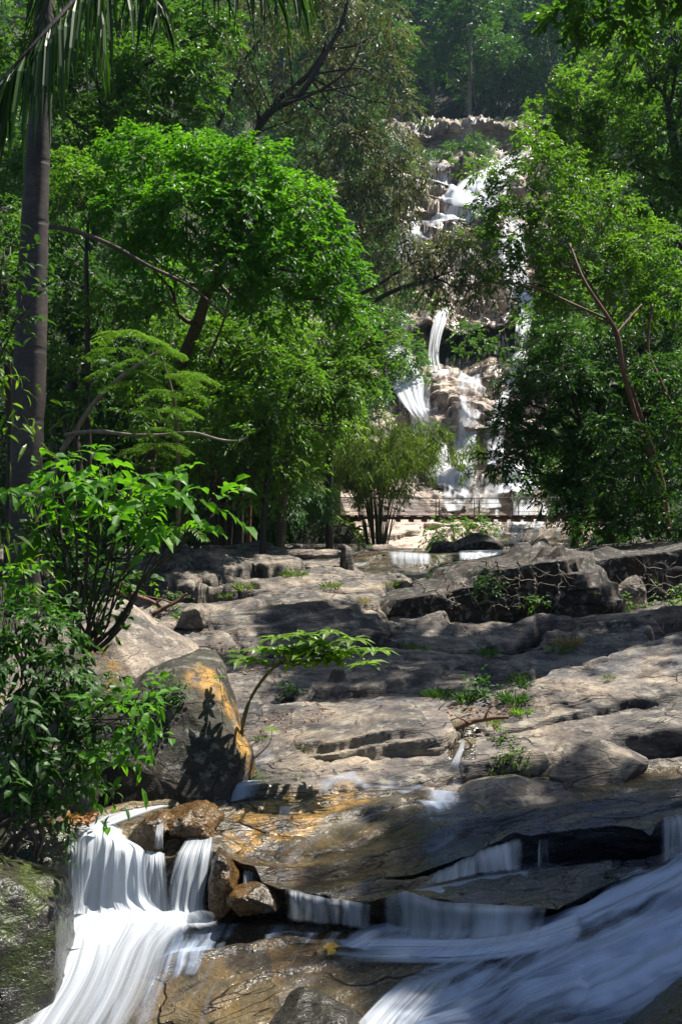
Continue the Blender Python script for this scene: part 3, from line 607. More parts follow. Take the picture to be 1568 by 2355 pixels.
B('small pale stone wedged on the left ledges', [(405,1440),(420,1405),(455,1395),(480,1410),(478,1440),(440,1455)], 14.5, .3, M['boulder'], amp=.03, freq=2.5, pw=.6, seed=31)
B('flat tan stone by the water behind the wet slab', [(1040,1845),(1060,1815),(1110,1800),(1200,1795),(1290,1815),(1335,1845),(1250,1862),(1130,1858)], 7.05, .22, M['boulder'], name='flat_stone', amp=.02, freq=3, pw=.7, seed=32, lean=1.0)
B('long low tan stone at the head of the wet slab', [(640,1815),(760,1787),(880,1790),(1000,1800),(1010,1822),(880,1826),(700,1822)], 7.3, .25, M['boulder'], name='flat_stone', amp=.02, freq=3, pw=.7, seed=33, lean=1.0)

# ------------------------------------------------------------------ water
def water(name, rows, mat, nc=40, nr=60, off=.015, wob=.01, edge=.2, seed=0, parent=None, tf=(.06, .16)):
    A = resample(rows, nc); A = catmull(A, nr)
    W = toW(A[..., :3]); s, t = np.meshgrid(np.linspace(0, 1, nc), np.linspace(0, 1, nr))
    sm = lambda v: v * v * (3 - 2 * v)
    dens = A[..., 3] * sm(np.clip(np.minimum(s, 1 - s) / edge, 0, 1)) * sm(np.clip((t + .01) / tf[0], 0, 1)) * (.25 + .75 * sm(np.clip((1.01 - t) / tf[1], 0, 1)))
    W[..., 1] -= off + wob * (vnoise(np.stack([s * 14 + seed, t * 3, 0 * s], -1), seed))
    W[..., 2] += off * .6
    ln = np.linalg.norm(W[-1, nc // 2] - W[0, nc // 2]) + 1e-6
    o = mesh_np(name, W.reshape(-1, 3), grid_faces(nr, nc), mat, attrs={'dens': np.clip(dens, 0, 1).ravel()}, uv=np.stack([s + seed * 1.37, t], -1).reshape(-1, 2))
    tag(o, kind='structure') if parent is None else None
    return o
def q(pts, Y, d):   # same depth & density helper
    return [(x, y, Y if not isinstance(Y, (list, tuple)) else Y[i], d if not isinstance(d, (list, tuple)) else d[i]) for i, (x, y) in enumerate(pts)]
for rep in range(2):   # the main left fall is thick: two sheets of water
    o_ = .03 + .10 * rep
    water('waterfall', [ q([(450,1828),(450,1862)], [7.15,6.85], [.7,.8]), q([(380,1830),(370,1880)], [7.15,6.6], [.6,.9]), q([(315,1838),(305,1905)], [7.1,6.35], [.5,1]), q([(265,1855),(258,1925)], [7.0,6.15], [.5,1]), q([(225,1885),(225,1940)], [6.7,5.98], [.5,.9])], M['fall'], 24, 60, o_, seed=1 + rep, edge=.25)
    water('waterfall', [q([(200,1900),(240,1900),(300,1918)], 6.3, [.5,.8,.8]), q([(188,1916),(240,1918),(300,1938)], 6.1, [.6,.9,.9]), q([(185,1932),(240,1934),(300,1958),(345,1966)], 5.95, [.5,1,1,.9]), q([(180,1990),(250,1985),(350,1990)], 5.88, [.5,1,1]),
        q([(160,2080),(250,2080),(360,2075)], 5.82, [.6,1,.9]), q([(140,2135),(260,2120),(400,2115)], 5.7, [.9,1,.9]), q([(125,2200),(240,2180),(420,2150)], [5.2,5.3,5.4], [.9,.7,.3]), q([(95,2280),(220,2260),(400,2230)], [4.95,5.0,5.1], [.8,.45,.2]), q([(30,2370),(180,2370),(340,2370)], 4.65, [.7,.35,.12]), q([(-20,2480),(100,2480),(280,2480)], 4.3, [.6,.3,.1])], M['fall'], 60, 110, o_, .03, .08, seed=3 + rep)
water('waterfall', [q([(335,1958),(385,1966)], 5.93, .9), q([(325,1990),(390,1996)], 5.85, .75), q([(320,2060),(395,2060)], 5.8, .7), q([(320,2120),(400,2118)], 5.75, .9)], M['fall'], 30, 40, .04, seed=6)
water('waterfall', [q([(432,1900),(495,1898)], 6.15, .5), q([(425,1930),(500,1930)], 6.0, .6), q([(405,1965),(498,1962)], 5.82, .8), q([(385,2030),(490,2025)], 5.72, .7), q([(378,2090),(480,2085)], 5.66, .75), q([(370,2125),(500,2118)], 5.55, .9), q([(330,2160),(560,2128)], [5.3,5.4], [.5,.1])], M['fall'], 40, 60, .03, .03, seed=8)
water('waterfall', [q([(362,1895),(382,1893)], 6.0, .5), q([(358,1925),(380,1925)], 5.86, .65), q([(355,1960),(382,1962)], 5.83, .5)], M['fall'], 12, 20, .04, seed=9)
water('waterfall', [q([(150,1915),(205,1912)], 5.75, .2), q([(145,1960),(205,1960)], 5.58, .45), q([(150,2040),(200,2040)], 5.52, .5), q([(160,2120),(200,2120)], 5.55, .45)], M['fall'], 20, 30, .02, seed=10)
# foam where the left fall lands and spreads
water('foaming_water', [q([(150,2125),(250,2105),(400,2100),(520,2108)], 5.6, [.9,1,.9,.1]), q([(130,2160),(250,2140),(420,2130),(540,2128)], 5.42, [1,.9,.5,.0]), q([(110,2230),(240,2210),(400,2180),(480,2160)], 5.15, [1,.6,.3,.0]), q([(60,2330),(200,2320),(320,2310),(420,2260)], 4.8, [.9,.4,.25,.0]), q([(0,2440),(150,2440),(280,2440),(330,2440)], 4.45, [.8,.35,.2,.0])], M['fall'], 50, 80, .10, .03, .1, seed=11)
# ledge falls
water('waterfall', [q([(558,2002),(592,2008)], 5.70, .5), q([(556,2040),(590,2050)], 5.62, .5), q([(556,2062),(590,2070)], 5.62, .3)], M['fall'], 16, 16, .03, seed=12)
water('waterfall', [q([(640,2040),(750,2066),(870,2080)], [5.56,5.5,5.44], .45), q([(640,2052),(750,2076),(870,2092)], [5.46,5.40,5.36], [.5,.46,.6]), q([(640,2090),(750,2105),(870,2115)], [5.44,5.38,5.34], [.42,.4,.6]), q([(640,2120),(750,2130),(870,2146)], [5.44,5.38,5.34], [.36,.35,.6])], M['fall'], 60, 24, .03, seed=14)
water('waterfall', [q([(845,2072),(930,2052),(1010,2072),(1150,2080),(1290,2082)], 5.40, .55), q([(845,2092),(930,2070),(1010,2092),(1150,2094),(1290,2098)], [5.32,5.34,5.26,5.2,5.15], [.6,.5,.6,.7,.4]), q([(845,2120),(930,2115),(1010,2120),(1150,2122),(1285,2115)], [5.3,5.32,5.24,5.18,5.14], [.6,.5,.6,.65,.4]), q([(840,2150),(930,2155),(1010,2155),(1150,2150),(1280,2135)], [5.28,5.3,5.2,5.14,5.12], .6), q([(780,2175),(930,2185),(1010,2185),(1150,2178),(1280,2160)], [5.1,5.1,5.05,5.0,5.0], .2)], M['fall'], 80, 36, .03, seed=15)
water('waterfall', [q([(945,2032),(1010,2006),(1100,1960),(1212,1924)], [5.72,5.74,5.83,5.94], .4), q([(945,2036),(1010,2014),(1100,1970),(1216,1934)], [5.66,5.66,5.75,5.86], [.5,.6,.7,.75]), q([(945,2042),(1010,2026),(1100,1995),(1216,1970)], [5.62,5.60,5.66,5.78], [.4,.6,.65,.7]), q([(940,2050),(1010,2035),(1100,2015),(1220,2008)], [5.60,5.55,5.6,5.7], [.3,.55,.6,.6])], M['fall'], 60, 30, .03, seed=16)
water('waterfall', [q([(1228,1935),(1262,1932)], 5.95, .25), q([(1225,1970),(1262,1970)], 5.9, .35), q([(1225,2005),(1262,2004)], 5.85, .3)], M['fall'], 14, 16, .05, seed=17)
water('waterfall', [q([(1500,1888),(1560,1876),(1640,1868)], 6.15, .4), q([(1500,1900),(1565,1890),(1660,1880)], 5.98, [.4,.6,.7]), q([(1495,1950),(1565,1950),(1680,1945)], 5.85, [.35,.5,.6]), q([(1490,2000),(1560,1995),(1700,1985)], 5.75, [.3,.6,.7])], M['fall'], 40, 30, .03, seed=18)
# silky running water: broad sheets over the lower right rock
water('running_water', [q([(1330,2085),(1340,2170)], [5.3,4.95], 0.65), q([(1200,2135),(1200,2210)], [5.2,4.9], 0.85), q([(1050,2150),(1050,2230)], [5.2,4.95], 0.78), q([(900,2150),(900,2230)], [5.3,5.0], 0.65), q([(800,2155),(790,2225)], [5.4,5.1], 0.33), q([(700,2160),(680,2210)], [5.45,5.2], 0.07)], M['silk'], 40, 80, .05, .02, .25, seed=21)
water('waterfall', [q([(1090,2250),(900,2262)], 4.85, .3), q([(1060,2290),(850,2305)], 4.7, [.5,.8]), q([(1010,2340),(800,2360)], 4.5, [.6,.9]), q([(960,2400),(760,2430)], 4.3, [.7,.9]), q([(900,2500),(730,2500)], 4.0, .8)], M['fall'], 50, 60, .10, .02, .3, seed=24)
water('running_water', [q([(1230,1900),(1230,1935)], 6.1, 0.13), q([(1100,1860),(1000,1960)], [6.6,5.9], 0.13), q([(1050,1835),(960,1860)], [6.9,6.6], 0.65), q([(960,1815),(900,1826)], [7.1,6.95], 0.59), q([(860,1806),(820,1812)], 7.15, 0.26), q([(760,1803),(740,1808)], 7.15, 0.13)], M['silk'], 24, 60, .03, .01, .3, seed=25)
water('running_water', [q([(1220,2000),(1215,2050)], [5.75,5.5], 0.45), q([(1120,2010),(1120,2085)], [5.7,5.35], 0.65), q([(1000,2035),(1000,2088)], [5.6,5.32], 0.59), q([(900,2055),(900,2085)], [5.55,5.4], 0.20)], M['silk'], 30, 40, .03, .01, .2, seed=26)
# small upper falls and trickle
water('waterfall', [q([(885,1270),(1000,1276)], 27.6, .5), q([(884,1277),(1000,1281)], 26.7, [.6,.85]), q([(886,1295),(1000,1296)], 26.4, [.5,.7]), q([(886,1310),(1000,1306)], 26.3, [.5,.7])], M['fall'], 40, 20, .05, seed=27)
water('waterfall', [q([(1045,1268),(1168,1266)], 28.2, .5), q([(1045,1274),(1168,1270)], 26.7, [.95,.85]), q([(1046,1288),(1155,1282)], 26.3, [.9,.7]), q([(1046,1306),(1145,1298)], 26.1, [.9,.6])], M['fall'], 50, 20, .05, seed=28)
water('waterfall', [q([(770,1300),(860,1292)], 26.2, .3), q([(760,1304),(850,1300)], 25.9, .6), q([(750,1308),(830,1306)], 25.6, .3)], M['fall'], 20, 12, .05, seed=29)
water('waterfall', [q([(1058,1702),(1072,1700)], 8.0, .5), q([(1050,1725),(1070,1722)], 7.6, .7), q([(1035,1752),(1062,1755)], 7.4, .6), q([(1020,1775),(1060,1782)], 7.35, .3)], M['fall'], 12, 24, .02, .01, .3, seed=30)
# the high falls on the cliff
def cf(rows, mat='far_fall', nc=30, nr=60, off=1.0, seed=0, edge=.15): water('waterfall', rows, M[mat], nc, nr, off, .3, edge, seed)
cf([q([(1150,520),(1200,518)], 100, .6), q([(1140,580),(1205,575)], 92, .7), q([(1150,640),(1210,640)], 87, .6), q([(1178,700),(1222,700)], 80, 1), q([(1180,760),(1220,758)], 75, .8), q([(1175,820),(1210,822)], 73, .6)], seed=34, off=.8)
cf([q([(1010,720),(1040,715)], 79, .6), q([(995,745),(1030,745)], 75.5, .7), q([(985,785),(1015,790)], 73.5, .6), q([(980,830),(1010,835)], 72, .6), q([(985,870),(1020,870)], 70, .35), q([(1000,900),(1020,900)], 68, .2)], seed=35, off=.6)

cf([q([(1130,780),(1175,775)], 75.5, .2), q([(1120,830),(1180,830)], 74, .2)], nr=10, seed=46, off=.6)
cf([q([(1190,822),(1215,822)], 73, .6), q([(1170,870),(1200,870)], 70, .5), q([(1140,930),(1175,930)], 65.5, .4), q([(1120,985),(1150,985)], 61, .4)], nr=40, seed=47, off=.9)

def cling(name, G, D, parts, box, mat, off, fl, su, tu, seed, blur=4, noise=.35, nf=.02):
    """water that follows the rock surface: a thin sheet lifted off it, thick where the traced parts are dense"""
    r = (D[..., 1] > box[1]) & (D[..., 1] < box[3]); rows = np.flatnonzero(r.any(1)); cols = np.flatnonzero((D[0, :, 0] > box[0]) & (D[0, :, 0] < box[2]))
    W = G[rows[0]:rows[-1] + 1, cols[0]:cols[-1] + 1].copy(); d = D[rows[0]:rows[-1] + 1, cols[0]:cols[-1] + 1]
    den = np.zeros(d.shape[:2])
    for p in parts:
        wgt = p[0]; poly = p[1]; m = soft_poly(d, poly, p[2] if len(p) > 2 else 10, seed); den = np.maximum(den, m * wgt)
    for _ in range(blur):
        den = blur_rows(den, 1); den[:, 1:-1] = .25 * den[:, :-2] + .5 * den[:, 1:-1] + .25 * den[:, 2:]
    den = np.clip(den * (1 + noise * 2 * fbm(np.stack([d[..., 0] * nf, d[..., 1] * nf, 0 * den], -1), 4, seed)), 0, 1)
    for _ in range(6): W[1:-1, 1:-1] = .2 * (W[1:-1, 1:-1] + W[:-2, 1:-1] + W[2:, 1:-1] + W[1:-1, :-2] + W[1:-1, 2:])
    W[..., 1] -= off * .6; W[..., 2] += off
    fx, fy = fl; wob = 30 * fbm(d[..., :2] * .006 if False else np.stack([d[..., 0] * .004, d[..., 1] * .004, 0 * den], -1), 2, seed + 1)
    s = (-d[..., 0] * fy + d[..., 1] * fx + wob) / su; t = (d[..., 0] * fx + d[..., 1] * fy) / tu
    o = mesh_np(name, W.reshape(-1, 3), grid_faces(*W.shape[:2]), M[mat], attrs={'dens': den.ravel()}, uv=np.stack([s, t], -1).reshape(-1, 2)); tag(o, kind='structure')
cling('running_water', BEDG, BEDD, [(.45, [(2500,1900),(1568,1985),(1400,2045),(1290,2120),(1000,2150),(840,2150),(760,2185),(1000,2230),(900,2290),(780,2400),(700,2600),(2500,2600)], 14), (.70, [(1700,2060),(1450,2120),(1250,2210),(1000,2300),(880,2420),(1100,2420),(1300,2290),(1700,2140)], 16),
  (.8, [(1600,2000),(1400,2060),(1300,2110),(1340,2130),(1600,2060)], 10), (.3, [(1400,2250),(1100,2400),(1500,2420),(1750,2300)], 20)], (640, 1880, 2450, 2640), 'flow', .035, (-.90, .43), 17, 420, 61, 6, .30, .006)
cling('running_water', BEDG, BEDD, [(.36, [(2500,2000),(1600,2060),(1300,2180),(1050,2260),(900,2400),(2500,2500)], 25), (.6, [(1568,2150),(1300,2260),(1150,2380),(1300,2380),(1568,2250)], 20)], (640, 1900, 2450, 2640), 'flow', .085, (-.85, .52), 34, 500, 67, 10, .5, .004)
cling('running_water', BEDG, BEDD, [(.30, [(600,1806),(520,1820),(500,1850),(700,1822),(860,1812),(1000,1840),(1160,1870),(1060,1830),(900,1800)], 6), (.5, [(940,1818),(1000,1826),(1080,1852),(1010,1850)], 6), (.22, [(1000,1840),(1230,1870),(1240,1925),(1130,1940),(980,1990),(950,1900)], 16)], (460, 1790, 1300, 2020), 'flow', .02, (-.75, .65), 26, 300, 63, 3, .5, .012)
cling('running_water', BEDG, BEDD, [(.38, [(420,2125),(560,2130),(480,2220),(380,2320),(330,2420),(160,2420),(200,2200)], 20), (.25, [(560,2130),(860,2160),(800,2200),(600,2170)], 14)], (100, 2110, 900, 2500), 'flow', .03, (-.45, .9), 24, 420, 64, 8, .4, .01)
cling('waterfall', CLG, CLD, [(1, [(1140,395),(1200,370),(1170,420),(1155,505),(1030,505),(1022,470),(1060,430)]), (.55, [(985,385),(1050,382),(1040,425),(980,420)]), (.85, [(1150,500),(1020,505),(960,530),(925,555),(868,600),(862,640),(895,640),(910,605),(985,560),(1010,540),(1100,515)]),
  (.75, [(868,640),(898,640),(905,720),(945,740),(935,800),(955,845),(980,900),(985,950),(985,1000),(1035,1045),(1040,1110),(990,1100),(960,1000),(880,900),(868,720)]), (1, [(880,850),(935,845),(970,900),(978,960),(930,950),(885,900)]), (.62, [(1000,1085),(1060,1090),(1130,1108),(1150,1190),(1030,1190),(1010,1130)]),
  (.8, [(1160,1080),(1212,1080),(1226,1110),(1250,1190),(1260,1225),(1180,1225),(1170,1110)]), (.4, [(1130,1195),(1320,1190),(1330,1262),(1130,1262)]), (.5, [(1060,900),(1105,895),(1110,950),(1090,1000),(1095,1080),(1050,1080),(1050,1000)]), (.4, [(905,740),(990,735),(985,775),(905,780)]),
  (.5, [(1190,830),(1220,830),(1195,880),(1160,960),(1150,1030),(1165,1100),(1120,1100),(1110,1000),(1145,930)]), (.45, [(1160,510),(1210,510),(1210,640),(1225,700),(1175,700),(1150,640),(1140,580)]), (.4, [(985,860),(1025,870),(1030,930),(1000,930)]), (.35, [(1010,600),(1100,560),(1120,600),(1060,680),(1020,720)]), (.6, [(1020,1115),(1180,1110),(1190,1150),(1020,1160)])],
  (820, 330, 1360, 1275), 'cling', .5, (-.12, 1.0), 11, 60, 65, 1, .55, .03)
cf([q([(1165,370),(1225,360)], 119, .4), q([(1120,400),(1195,385)], 114.5, .7), q([(1060,430),(1150,418)], 110, .9), q([(1025,470),(1150,470)], 105, .9), q([(1028,498),(1155,500)], 101.5, .6)], 'cling', seed=51)
cf([q([(880,835),(930,830)], 73, .5), q([(882,870),(950,865)], 69.5, .8), q([(892,915),(972,900)], 66, .9), q([(915,955),(975,945)], 63, .8), q([(950,1000),(985,990)], 59.5, .5)], 'cling', seed=52, off=1.2)
# ================================================================== VEGETATION TOOLS
def unit(v): return v / (np.linalg.norm(v, axis=-1, keepdims=True) + 1e-9)
def leaf_verts(c, d, n, L, Wd, kind='quad', droop=.25):
    """c base points (k,3), d direction, n rough normal, L length, Wd width -> V, F list, count per leaf"""
    d = unit(d); s = unit(np.cross(d, n)); n = unit(np.cross(s, d)); L = L[:, None]; Wd = Wd[:, None]
    dn = np.array([0, 0, -1.0])
    k = len(c)
    if kind == 'quad':      # folded rhombus, 4 vertices
        tip = c + d * L + dn * L * droop
        mid = c + d * L * .45 + n * L * .06
        a = mid + s * Wd * .5 - n * Wd * .12; b = mid - s * Wd * .5 - n * Wd * .12
        V = np.stack([c, a, tip, b], 1).reshape(-1, 3); i = np.arange(k)[:, None] * 4
        return V, [np.concatenate([i + [[0, 1, 2]], i + [[0, 2, 3]]])], 4
    # pointed oval leaf with a midrib, 8 vertices
    pts = []
    def at(t): return c + d * L * t + dn * L * droop * t * t + n * L * .08 * math.sin(t * 3.0)
    m1, m2 = at(.3), at(.68); tip = at(1.0)
    V = np.stack([c, m1 + s * Wd * .46 + n * Wd * .12, m1, m1 - s * Wd * .46 + n * Wd * .12, m2 + s * Wd * .42 + n * Wd * .1, m2, m2 - s * Wd * .42 + n * Wd * .1, tip], 1).reshape(-1, 3)
    i = np.arange(k)[:, None] * 8
    tri = np.concatenate([i + [[0, 1, 2]], i + [[0, 2, 3]], i + [[4, 7, 5]], i + [[5, 7, 6]]])
    qd = np.concatenate([i + [[1, 4, 5, 2]], i + [[2, 5, 6, 3]]])
    return V, [tri, qd], 8
class Leaves:
    def __init__(s): s.V = []; s.F3 = []; s.F4 = []; s.R = []; s.n = 0
    def add(s, c, d, n, L, Wd, kind='quad', droop=.25, r=None, spread=.3):
        k = len(c)
        L = np.broadcast_to(L, (k,)) * rng.uniform(.65, 1.25, k); Wd = np.broadcast_to(Wd, (k,)) * rng.uniform(.75, 1.2, k)
        V, F, m = leaf_verts(c, d, n, L, Wd, kind, droop)
        for f in F: (s.F3 if f.shape[1] == 3 else s.F4).append(f + s.n)
        s.V.append(V); s.n += len(V)
        rr = rng.uniform(0, 1, k) if r is None else np.clip(r + rng.normal(0, spread, k), 0, 1)
        s.R.append(np.repeat(rr, m))
    def build(s, name, mat, parent=None, origin=(0, 0, 0)):
        F = []
        if s.F3: F.append(np.concatenate(s.F3))
        if s.F4: F.append(np.concatenate(s.F4))
        o = mesh_np(name, np.concatenate(s.V) - np.array(origin), F, mat, attrs={'rnd': np.concatenate(s.R)}, smooth=False, parent=parent)
        return o
def rdir(k, up=0.0):
    v = rng.normal(size=(k, 3)); v[:, 2] += up; return unit(v)
def crown_leaves(lv, blobs, leaf, cov=4.0, aspect=.42, kind='quad', droop=.25, flat=.75, clump=.26, hang=.0, per=9, upn=.9, gap=0.0):
    """blobs: (centre(3), radius(3)).  Each blob is filled with many leafy twigs gathered in clumps, denser towards its skin."""
    for (c, R) in blobs:
        c = np.array(c, float); R = np.array(R, float); Rm = (R[0] * R[2]) ** .5
        la = leaf * leaf * aspect * .6
        nl = int(cov * math.pi * R[0] * R[2] / la); nc = max(6, int(14 / (clump / .26) ** 2)); 
        cd = rdir(nc * 3, .35); rad = rng.uniform(.35, 1.0, nc * 3) ** .6
        cc = c + cd * rad[:, None] * R * .88; cr = rng.uniform(.6, 1.25, nc * 3) * clump * Rm
        nt_ = max(4, nl // per); ci = rng.integers(0, nc * 3, nt_)
        td = rdir(nt_, .25); tr = rng.uniform(.2, 1, nt_) ** .5
        tb = cc[ci] + td * (tr * cr[ci])[:, None] * np.array([1, 1, .62])
        out = unit(unit(tb - c) * .9 + td * .8 + np.array([0, 0, .1 - hang])); out = unit(out + rng.normal(0, .35, out.shape))
        tl = leaf * rng.uniform(1.4, 3.0, nt_)
        # leaves along each twig
        tw = np.repeat(np.arange(nt_), per); t = np.tile(np.linspace(.1, 1, per), nt_)
        base = tb[tw] + out[tw] * (t * tl[tw])[:, None] + np.array([0, 0, -1]) * ((t ** 2) * tl[tw] * (.25 + hang))[:, None]
        side = unit(np.cross(out[tw], np.array([0, 0, 1.0]))) * np.where(np.arange(len(tw)) % 2, 1, -1)[:, None]
        d = unit(out[tw] * .75 + side * .8 + rng.normal(0, .3, base.shape) + np.array([0, 0, -.15 - hang]))
        nrm = unit(np.array([0, 0, 1.0]) * upn + rng.normal(0, .45, base.shape) + .3 * unit(base - c))
        lv.add(base, d, nrm, leaf, leaf * aspect, kind, droop, r=rng.uniform(.2, .8, nt_)[tw] * .6 + .2, spread=.18)
def tube(path, radii, seg=8, wob=0.0):
    path = np.array(path, float); n = len(path); radii = np.broadcast_to(radii, (n,)).astype(float)
    t = unit(np.gradient(path, axis=0)); ref = np.where(np.abs(t[:, 2:3]) > .9, np.array([[1.0, 0, 0]]), np.array([[0, 0, 1.0]]))
    a = unit(np.cross(t, ref)); b = np.cross(t, a); th = np.linspace(0, 2 * np.pi, seg, endpoint=False)
    r = radii[:, None] * (1 + wob * vnoise(np.stack([np.repeat(np.arange(n)[:, None] * .5, seg, 1), np.repeat(np.cos(th)[None] * 2, n, 0), np.repeat(np.sin(th)[None] * 2, n, 0)], -1), 3))
    V = path[:, None] + (a[:, None] * np.cos(th)[None, :, None] + b[:, None] * np.sin(th)[None, :, None]) * r[..., None]
    V = np.concatenate([V.reshape(-1, 3), path[-1:]]); F4 = grid_faces(n, seg, True)
    k = np.arange(seg); F3 = np.stack([(n - 1) * seg + k, (n - 1) * seg + (k + 1) % seg, np.full(seg, n * seg)], -1)
    return V, F4, F3
class Wood:
    def __init__(s): s.V = []; s.F4 = []; s.F3 = []; s.n = 0
    def add(s, path, radii, seg=8, wob=.0):
        V, a, b = tube(path, radii, seg, wob); s.V.append(V); s.F4.append(a + s.n); s.F3.append(b + s.n); s.n += len(V)
    def limb(s, p0, p1, r0, r1, n=9, bend=.12, seg=7, sag=0.0):
        p0 = np.array(p0, float); p1 = np.array(p1, float); L = np.linalg.norm(p1 - p0); t = np.linspace(0, 1, n)[:, None]
        off = rng.normal(0, bend * L, 3); off2 = rng.normal(0, bend * L * .35, 3)
        path = p0 + (p1 - p0) * t + off * np.sin(t * np.pi) * .6 + off2 * np.sin(t * np.pi * 2.6) + np.array([0, 0, 1]) * sag * L * np.sin(t * np.pi)
        path[-1] = p1; s.add(path, r0 + (r1 - r0) * t[:, 0] ** .8, seg, .15); return path
    def build(s, name, mat, parent=None, origin=(0, 0, 0)):
        return mesh_np(name, np.concatenate(s.V) - np.array(origin), [np.concatenate(s.F3), np.concatenate(s.F4)], mat, parent=parent)
def blobD(x, y, r, Y, sy=.8, sd=1.0):
    R = r / FD * Y; return (P(x, y, Y), (R, R * sd, R * sy))
def tree(name, label, cat, base, blobs, leafmat, barkmat, leaf=.16, r0=.2, group=None, trunk=None, limbs=None, shape=None, **kw):
    """base: foot of the trunk; blobs in world units; trunk: optional list of points; limbs: extra picture-traced branches"""
    o = empty(name, base); tag(o, label, cat, group)
    lv = Leaves(); crown_leaves(lv, blobs, leaf, **kw); lv.build('crown', leafmat, o, base)
    wd = Wood(); cen = np.mean([b[0] for b in blobs], 0)
    if trunk is None: trunk = [base, (base[0] * .8 + cen[0] * .2, base[1] * .9 + cen[1] * .1, base[2] * .5 + cen[2] * .5), tuple(cen)]
    T = catmull(np.array(trunk, float), 14); T[1:-1] += rng.normal(0, r0 * .12, (12, 3)) * np.array([1, 1, .2])
    wd.add(T, np.linspace(r0, r0 * .4, 14), 10, .2)
    for (c, R) in blobs:
        c = np.array(c); i = int(np.clip(np.argmin(np.linalg.norm(T - (c - np.array([0, 0, np.linalg.norm(R)])), axis=1)), 3, 13))
        pth = wd.limb(T[i], c, r0 * .28, r0 * .07)
        for _ in range(4):
            e = c + rdir(1, .2)[0] * np.array(R) * .8; wd.limb(pth[rng.integers(3, 8)], e, r0 * .08, r0 * .02, 7, seg=5)
    wd.build('trunk', barkmat, o, base)
    for L in (limbs or []):
        w2 = Wood(); pts, ra, rb = L; w2.add(catmull(np.array(pts, float), 24), np.linspace(ra, rb, 24), 8, .2); w2.build('limb', barkmat, o, base)
    return o
def dup(root, loc, rz=0.0, sc=1.0, label=None, group=None, mats=None):
    r = root.copy(); COL.objects.link(r); r.location = loc; r.rotation_euler = (0, 0, rz)
    r.scale = (sc, sc, sc) if not isinstance(sc, tuple) else sc
    if label: r['label'] = label
    if group: r['group'] = group
    for ch in root.children:
        c = ch.copy(); COL.objects.link(c); c.parent = r
        if mats and ch.name.startswith('crown'):
            c.material_slots[0].link = 'OBJECT'; c.material_slots[0].material = mats
    return r
def gz(x, y): return float(ground(x, y))
# ================================================================== FAR SLOPE FOREST
def far_proto(seed, tall, leafmat, bark, label, leaf=.55, cov=3.2, wide=1.0, nb=9, group=None):
    bl = []
    for k in range(nb):
        a = k * 2.4 + seed; h = tall * (.42 + .52 * k / nb + rng.uniform(-.04, .04)); rr = wide * tall * .20 * math.sin(math.pi * (.25 + .7 * (k + .5) / nb))
        R = tall * rng.uniform(.10, .16) * wide; bl.append(((math.cos(a) * rr, math.sin(a) * rr, h), (R, R, R * .8)))
    bl.append(((0, 0, tall * .9), (tall * .11 * wide, tall * .11 * wide, tall * .10)))
    return tree('forest_tree', label, 'tree', (0, 0, 0), bl, leafmat, bark, leaf=leaf, r0=tall * .016, cov=cov, aspect=.55, per=7, group=group)
FK = [('dark blue-green forest tree on the shadowed far slope', 16, 'lf_blue', 'bark_pale', 1.0),
      ('tall mid green forest tree on the far slope', 20, 'lf_dark', 'bark_pale', .9),
      ('rounded deep green forest tree on the far slope', 13, 'lf_mid', 'bark_dark', 1.25),
      ('pale olive green forest tree on the far slope', 15, 'lf_right', 'bark_pale', 1.0),
      ('thin tall forest tree with a bare pale trunk on the far slope', 24, 'lf_blue', 'bark_pale', .7)]
protos = []
for k, (lb, h, lm, bk, wd_) in enumerate(FK):
    protos.append(far_proto(k, h, M[lm], M[bk], lb, wide=wd_, leaf=.40, group='forest trees on the far slope'))
used = [False] * 5
def place(k, x, y, rz, s, label=None, group=None, mats=None, dz=-.6):
    z = gz(x, y) + dz
    if not used[k] and label is None:
        used[k] = True; o = protos[k]; o.location = (x, y, z); o.rotation_euler = (0, 0, rz); o.scale = (s, s, s); return o
    return dup(protos[k], (x, y, z), rz, s, label, group, mats)
spots = []
for y in np.arange(136, 262, 10):
    sp = 9.0 + (y - 136) * .02
    for x in np.arange(-.20 * y, .40 * y, sp):
        X = x + rng.uniform(-2.6, 2.6); Yy = y + rng.uniform(-3, 3)
        if Yy < 150 and .02 * Yy < X < .235 * Yy and Yy < 142: continue
        spots.append((X, Yy))
for (x, y) in spots:
    k = int(rng.choice([0, 1, 2, 3, 4], p=[.28, .22, .20, .20, .10]))
    sp_ = ['dark blue-green forest tree', 'tall mid green forest tree', 'rounded deep green forest tree', 'pale olive green forest tree', 'thin pale trunked forest tree'][k]
    xd = x / y * FD + 784; wh = 'left of' if xd < 960 else ('above' if xd < 1220 else 'right of'); row = ['low', 'lower middle', 'upper middle', 'high'][int(np.clip((y - 132) // 34, 0, 3))]
    o = place(k, x, y, rng.uniform(0, 6.28), rng.uniform(1.0, 1.5)); o['label'] = '%s %s on the far slope %s the cliff' % (sp_, row, wh); o['group'] = 'forest trees on the far slope'
print('far trees', len(spots))
